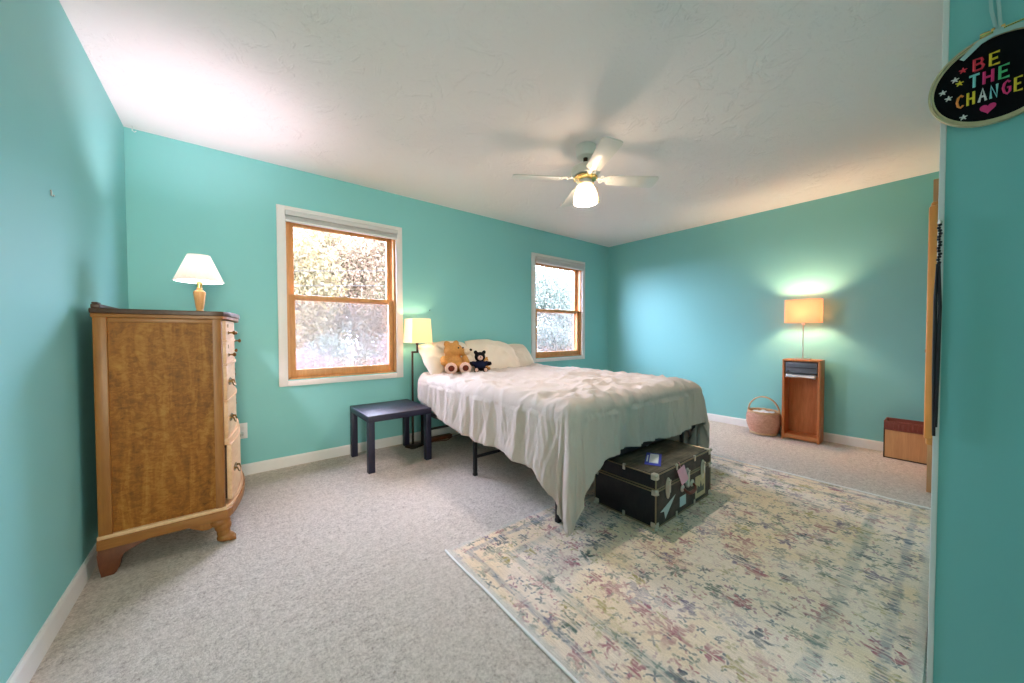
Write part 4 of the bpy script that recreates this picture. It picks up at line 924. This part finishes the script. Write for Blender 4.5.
bm = BM(); box(bm, (0.05, 0.034, 0.05), (0.35, 0.038, Hm - 0.05)); obj('panel', bm, M['closetdoor'], t, smooth=False)
t = thing('beaded_strap', 'black beaded strap hanging at the wall corner below the embroidery hoop', 'strap', (XC - 0.002, 0.0205, 0.862))
bm = BM(); tube(bm, [(0, 0, 0.462), (-0.008, 0, 0.462), (-0.011, 0, 0.458), (-0.012, 0, 0.464)], 0.0016, 8); lathe(bm, [(0.004, 0), (0.004, 0.0015)], 12, 0, T(0, 0, 0.462) @ RY(R(-90))); obj('hook', bm, M['steel'], t)
bm = BM()
for i in range(14): ball(bm, (-0.008 + 0.001 * math.sin(i * 2), 0.0012 * math.sin(i * 1.7), 0.455 - 0.0062 * i), 0.0033, 0, None, 10, 8)
obj('beads', bm, M['black'], t)
bm = BM(); tube(bm, [(-0.008, 0.002, 0.372), (-0.008, 0.0035, 0.30), (-0.008, 0.003, 0.15), (-0.007, 0.0015, 0.0)], [0.0022, 0.0030, 0.0034, 0.0026], 8); tube(bm, [(-0.010, -0.0005, 0.372), (-0.010, -0.0030, 0.28), (-0.010, -0.002, 0.14), (-0.009, -0.001, 0.02)], [0.0020, 0.0028, 0.0030, 0.0024], 8); obj('strap', bm, M['black'], t)
bm = BM(); box(bm, (1.83, YF + 0.001, 0.0), (2.26, YF + 0.014, 0.022), 0.003)
tag(obj('wooden_strip', bm, M['dark']), 'thin dark brown wooden strip on the floor between rug and closet wall', 'wood strip')

# ------------------------------------------------------------------ embroidery hoop
def hoop():
    t = thing('embroidery_hoop', 'round embroidery hoop with colourful stitched words on black, hanging on the near wall', 'embroidery hoop', (XC - 0.001, -0.047, 1.590))
    # local: a = to the viewer's right (-Y), b = up, out of the wall = -X
    def P(a, b, o=0.0): return Vector((-o, -a, b))
    r = 0.0880
    bm = BM(); N = 72
    for rr, w, o0, o1 in ((r, 0.0035, 0.003, 0.014), (r - 0.0045, 0.0035, 0.002, 0.0125)):
        rows = []
        for q, o in ((rr, o0), (rr, o1), (rr - w, o1), (rr - w, o0)): rows.append([bm.verts.new(P(q * math.cos(2 * PI * i / N), q * math.sin(2 * PI * i / N), o)) for i in range(N)])
        for k in range(4):
            for i in range(N): bm.faces.new((rows[k][i], rows[k][(i + 1) % N], rows[(k + 1) % 4][(i + 1) % N], rows[(k + 1) % 4][i]))
    obj('ring', bm, M['hoop'], t)
    bm = BM(); A_ = [P((r - 0.006) * math.cos(2 * PI * i / N), (r - 0.006) * math.sin(2 * PI * i / N), 0.010) for i in range(N)]; bm.faces.new([bm.verts.new(p) for p in A_]); B_ = [P(p.y * -1, p.z, 0.004) for p in A_]; bm.faces.new([bm.verts.new(p) for p in B_])
    cl = obj('cloth', bm, M['felt'], t, smooth=False)
    bm = BM(); tube(bm, [P(-0.020, r + 0.004, 0.008), P(0.034, r + 0.006, 0.008)], 0.0018, 8); lathe(bm, [(0.005, 0), (0.006, 0.005), (0.005, 0.012)], 12, 0, T(-0.008, 0.022, r + 0.004) @ RX(R(90))); box(bm, (-0.014, -0.008, r - 0.002), (-0.003, -0.003, r + 0.009), 0.001); box(bm, (-0.014, 0.004, r - 0.002), (-0.003, 0.009, r + 0.009), 0.001); obj('tension_screw', bm, M['polished'], t)
    LET = {'B': [[(0, 0), (0, 1), (.6, .95), (.7, .75), (.55, .55), (0, .5)], [(.55, .55), (.8, .3), (.65, .04), (0, 0)]], 'E': [[(.75, 1), (0, 1), (0, 0), (.78, 0)], [(0, .5), (.6, .52)]],
           'T': [[(0, 1), (.9, 1)], [(.45, 1), (.45, 0)]], 'H': [[(0, 0), (0, 1)], [(.7, 0), (.7, 1)], [(0, .5), (.7, .5)]], 'C': [[(.75, .85), (.5, 1), (.18, .85), (.02, .5), (.18, .15), (.5, 0), (.78, .15)]],
           'A': [[(0, 0), (.4, 1), (.8, 0)], [(.16, .38), (.64, .38)]], 'N': [[(0, 0), (0, 1), (.7, 0), (.7, 1)]], 'G': [[(.75, .85), (.5, 1), (.18, .85), (.02, .5), (.18, .15), (.5, 0), (.78, .15), (.78, .48), (.45, .48)]]}
    keys = ['t_red', 't_yel', 't_pink', 't_teal', 't_grn', 't_org', 't_wht']; mats = [M[k] for k in keys]
    def word(txt, a0, b0, w, h, step, cols, wr, rise=0.0):
        bm = BM()
        for i, ch in enumerate(txt):
            for st in LET[ch]:
                tube(bm, [P(a0 + i * step + x * w, b0 + y * h + rise * i, 0.0112) for x, y in st], wr, 6, keys.index(cols[i]))
        obj('stitched_word', bm, mats, cl)
    word('BE', -0.028, 0.026, 0.0145, 0.023, 0.0195, ('t_red', 't_yel'), 0.0021, 0.0)
    word('THE', -0.034, -0.006, 0.0145, 0.024, 0.0185, ('t_teal', 't_pink', 't_grn'), 0.0021, 0.0)
    word('CHANGE', -0.049, -0.039, 0.0105, 0.025, 0.0140, ('t_org', 't_yel', 't_wht', 't_teal', 't_pink', 't_yel'), 0.0019, 0.0)
    bm = BM(); hs = [(0.0165 * math.sin(q) ** 3, 0.0013 * (13 * math.cos(q) - 5 * math.cos(2 * q) - 2 * math.cos(3 * q) - math.cos(4 * q)) * 0.85) for q in [2 * PI * i / 40 for i in range(40)]]
    V1 = [bm.verts.new(P(-0.010 + a * .6, -0.056 + b * .6, 0.0118)) for a, b in hs]; V0 = [bm.verts.new(P(-0.010 + a * .6, -0.056 + b * .6, 0.0102)) for a, b in hs]; bm.faces.new(V1)
    for i in range(40): bm.faces.new((V0[i], V0[(i + 1) % 40], V1[(i + 1) % 40], V1[i]))
    obj('stitched_heart', bm, M['t_pink'], cl, smooth=False)
    for a, b, c in ((-0.052, 0.022, 't_wht'), (-0.042, 0.036, 't_red'), (-0.046, 0.012, 't_yel'), (-0.060, -0.012, 't_wht'), (-0.040, -0.060, 't_wht'), (0.036, 0.050, 't_wht'), (0.060, 0.024, 't_wht'), (0.045, -0.055, 't_wht'), (0.070, -0.010, 't_yel'), (-0.068, 0.004, 't_wht')):
        bm = BM()
        for q in range(5): g = R(90 + 72 * q); tube(bm, [P(a, b, 0.0108), P(a + 0.0055 * math.cos(g), b + 0.0055 * math.sin(g), 0.0108)], [0.0020, 0.0008], 5)
        obj('stitched_star', bm, M[c], cl)
    def strip(bm, pts, w, o):
        rows = []
        for i, (a, b) in enumerate(pts):
            p, q = pts[max(0, i - 1)], pts[min(len(pts) - 1, i + 1)]; dx, dy = q[0] - p[0], q[1] - p[1]; l = math.hypot(dx, dy); nx, ny = -dy / l, dx / l
            ww = w[i] if isinstance(w, list) else w
            rows.append([bm.verts.new(P(a + nx * s * ww, b + ny * s * ww, o + e)) for s, e in ((-1, 0), (1, 0), (1, 0.0012), (-1, 0.0012))])
        for x, y in zip(rows, rows[1:]):
            for k in range(4): bm.faces.new((x[k], x[(k + 1) % 4], y[(k + 1) % 4], y[k]))
        bm.faces.new(rows[0]); bm.faces.new(rows[-1][::-1])
    bm = BM(); strip(bm, [(-0.001, r), (-0.009, r + 0.05), (-0.0125, r + 0.13)], 0.0024, 0.006); strip(bm, [(0.003, r), (0.000, r + 0.05), (-0.0085, r + 0.13)], 0.0024, 0.0085)
    strip(bm, [(0.0, r - 0.004), (-0.022, r - 0.010), (-0.044, r - 0.032)], [0.003, 0.0045, 0.004], 0.0145); strip(bm, [(0.0, r - 0.004), (0.022, r - 0.006), (0.046, r - 0.012)], [0.003, 0.0045, 0.0045], 0.0145)
    strip(bm, [(-0.006, r - 0.003), (0.006, r - 0.003)], 0.006, 0.0158)
    obj('ribbon', bm, M['ribbon'], t, smooth=False)
    bm = BM(); tube(bm, [P(-0.0105, r + 0.13, -0.003), P(-0.0105, r + 0.131, 0.012)], 0.002, 8); lathe(bm, [(0.004, 0), (0.004, 0.002)], 10, 0, T(-0.012, 0.0105, r + 0.131) @ RY(R(-90))); obj('nail', bm, M['steel'], t)
hoop()

# ------------------------------------------------------------------ outside the windows
bm = BM(); box(bm, (-40, YB + TH + 0.02, -0.9), (60, 70, -0.55)); struct('ground', bm, M['lawn'])
bm = BM(); box(bm, (XL - 0.6, YE - 0.6, ZC + 0.13), (XR + 0.6, YB + 0.55, ZC + 0.22)); struct('roof', bm, M['soffit'])
LEAF = {
    'gold': leaf_mat('golden_leaf', (0.17, 0.13, 0.05), (0.20, 0.16, 0.09), (0.13, 0.13, 0.07)), 'rose': leaf_mat('rosy_leaf', (0.18, 0.115, 0.075), (0.20, 0.15, 0.095), (0.17, 0.15, 0.085)),
    'lime': leaf_mat('yellow_green_leaf', (0.10, 0.12, 0.05), (0.14, 0.145, 0.08), (0.17, 0.155, 0.10)), 'mauve': leaf_mat('mauve_leaf', (0.13, 0.085, 0.09), (0.14, 0.12, 0.125), (0.12, 0.13, 0.12)),
    'silver': leaf_mat('silvery_green_leaf', (0.075, 0.10, 0.07), (0.11, 0.135, 0.105), (0.15, 0.165, 0.14)),
}
def tree(label, x, y, h, rx, rz, kind, n, size, seed, cat='tree', name='autumn_tree', trunk_h=None):
    rnd = random.Random(seed); t = thing(name, label, cat, (x, y, -0.55), 0, 'trees and shrubs outside the windows')
    zc = h - rz * 0.95; lobes = [(0, 0, zc, rx, rz)]
    for i in range(7): a = rnd.uniform(0, 2 * PI); lobes.append((rx * 0.55 * math.cos(a), rx * 0.55 * math.sin(a), zc + rz * rnd.uniform(-0.55, 0.5), rx * 0.5, rz * 0.42))
    bm = BM(); th = zc
    tube(bm, [(0, 0, 0), (0.04, 0.02, th * 0.5), (0, 0, th + rz * 0.5)], [0.05 * rx + 0.03, 0.04 * rx + 0.02, 0.02], 9)
    for lx, ly, lz, a, b in lobes[1:]: tube(bm, [(0, 0, max(0.1, lz - rz * 0.5)), (lx * 0.5, ly * 0.5, lz - rz * 0.12), (lx, ly, lz)], [0.03, 0.02, 0.008], 6)
    obj('trunk', bm, M['bark'], t)
    verts, faces = [], []
    for i in range(n):
        lx, ly, lz, a, b = lobes[rnd.randrange(len(lobes))]
        v = Vector((rnd.gauss(0, 1), rnd.gauss(0, 1), rnd.gauss(0, 1))).normalized() * (rnd.random() ** 0.45)
        c = Vector((lx + v.x * a, ly + v.y * a, max(0.12, lz + v.z * b)))
        u = Vector((rnd.gauss(0, 1), rnd.gauss(0, 1), rnd.gauss(0, 0.8))).normalized(); w = u.orthogonal().normalized(); w = Matrix.Rotation(rnd.uniform(0, 6.28), 3, u) @ w; q = u.cross(w); s = size * rnd.uniform(0.6, 1.3)
        k = len(verts); verts += [c - w * s, c + q * s * 0.5 - w * 0.1 * s, c + w * s + u * s * 0.2, c - q * s * 0.5 - w * 0.1 * s]; faces += [(k, k + 1, k + 2), (k, k + 2, k + 3)]
    me = bpy.data.meshes.new('foliage'); me.from_pydata([tuple(v) for v in verts], [], faces); me.materials.append(LEAF[kind]); o = bpy.data.objects.new('foliage', me); COL.objects.link(o); o.parent = t
LW = 'the large window'; FW = 'the far window'
tree('golden autumn tree filling the upper left of the large window', 1.25, 9.4, 5.2, 1.15, 2.3, 'gold', 9000, 0.055, 1)
tree('rosy orange autumn tree in the middle of the large window', 2.85, 10.4, 5.8, 1.25, 2.7, 'rose', 14000, 0.055, 2)
tree('yellow-green tree at the right side of the large window', 4.35, 9.6, 5.0, 1.2, 2.2, 'lime', 7000, 0.055, 3)
tree('tall pale gold tree far behind the other trees in the large window', 5.4, 18.5, 9.0, 3.0, 4.4, 'gold', 9000, 0.11, 4)
tree('broad yellow-green tree far back on the left of the large window', 1.6, 19.0, 9.0, 3.0, 4.4, 'lime', 9000, 0.11, 5)
tree('low mauve shrub at the bottom left of the large window', 0.95, 7.0, 1.55, 0.70, 0.80, 'mauve', 6000, 0.04, 6, 'shrub', 'garden_shrub')
tree('low grey-green shrub at the bottom middle of the large window', 1.98, 7.9, 1.85, 0.85, 1.0, 'silver', 8000, 0.04, 7, 'shrub', 'garden_shrub')
tree('low rosy shrub at the bottom right of the large window', 2.75, 7.2, 1.75, 0.70, 0.95, 'mauve', 6000, 0.04, 8, 'shrub', 'garden_shrub')
tree('pale mauve bush behind the low shrubs at the left of the large window', 1.4, 12.6, 3.0, 1.5, 1.6, 'mauve', 8000, 0.07, 13, 'shrub', 'garden_shrub')
tree('yellow-green bush behind the low shrubs at the right of the large window', 4.9, 13.6, 3.4, 1.5, 1.75, 'lime', 8000, 0.07, 14, 'shrub', 'garden_shrub')
tree('bushy pale gold tree between the golden and the rosy trees in the large window', 3.0, 13.9, 7.0, 1.9, 3.0, 'gold', 12000, 0.08, 16)
tree('silvery green tree in the middle of the far window', 8.9, 8.9, 5.2, 1.15, 2.4, 'silver', 6000, 0.06, 9)
tree('golden tree at the left edge of the far window', 8.6, 11.4, 6.2, 1.1, 2.8, 'gold', 5000, 0.06, 10)
tree('silvery green tree at the right edge of the far window', 11.4, 9.4, 5.2, 1.2, 2.4, 'silver', 6000, 0.06, 11)
tree('low silvery shrub at the bottom of the far window', 7.3, 7.0, 2.35, 0.8, 1.2, 'silver', 7000, 0.045, 12, 'shrub', 'garden_shrub')
tree('tall silvery green tree far behind the others in the far window', 15.5, 15.0, 8.0, 2.8, 3.9, 'silver', 8000, 0.10, 15)
for zz, lb in ((2.24, 'upper of two thin overhead cables seen through the large window'), (1.97, 'lower of two thin overhead cables seen through the large window')):
    bm = BM(); tube(bm, [(1.6 + 0.78 * k, 7.0 - 0.62 * k, zz + 0.0008 * k * k) for k in range(-6, 6)], 0.0035, 6); tag(obj('overhead_cable', bm, M['cable']), lb, 'cable', 'overhead cables')
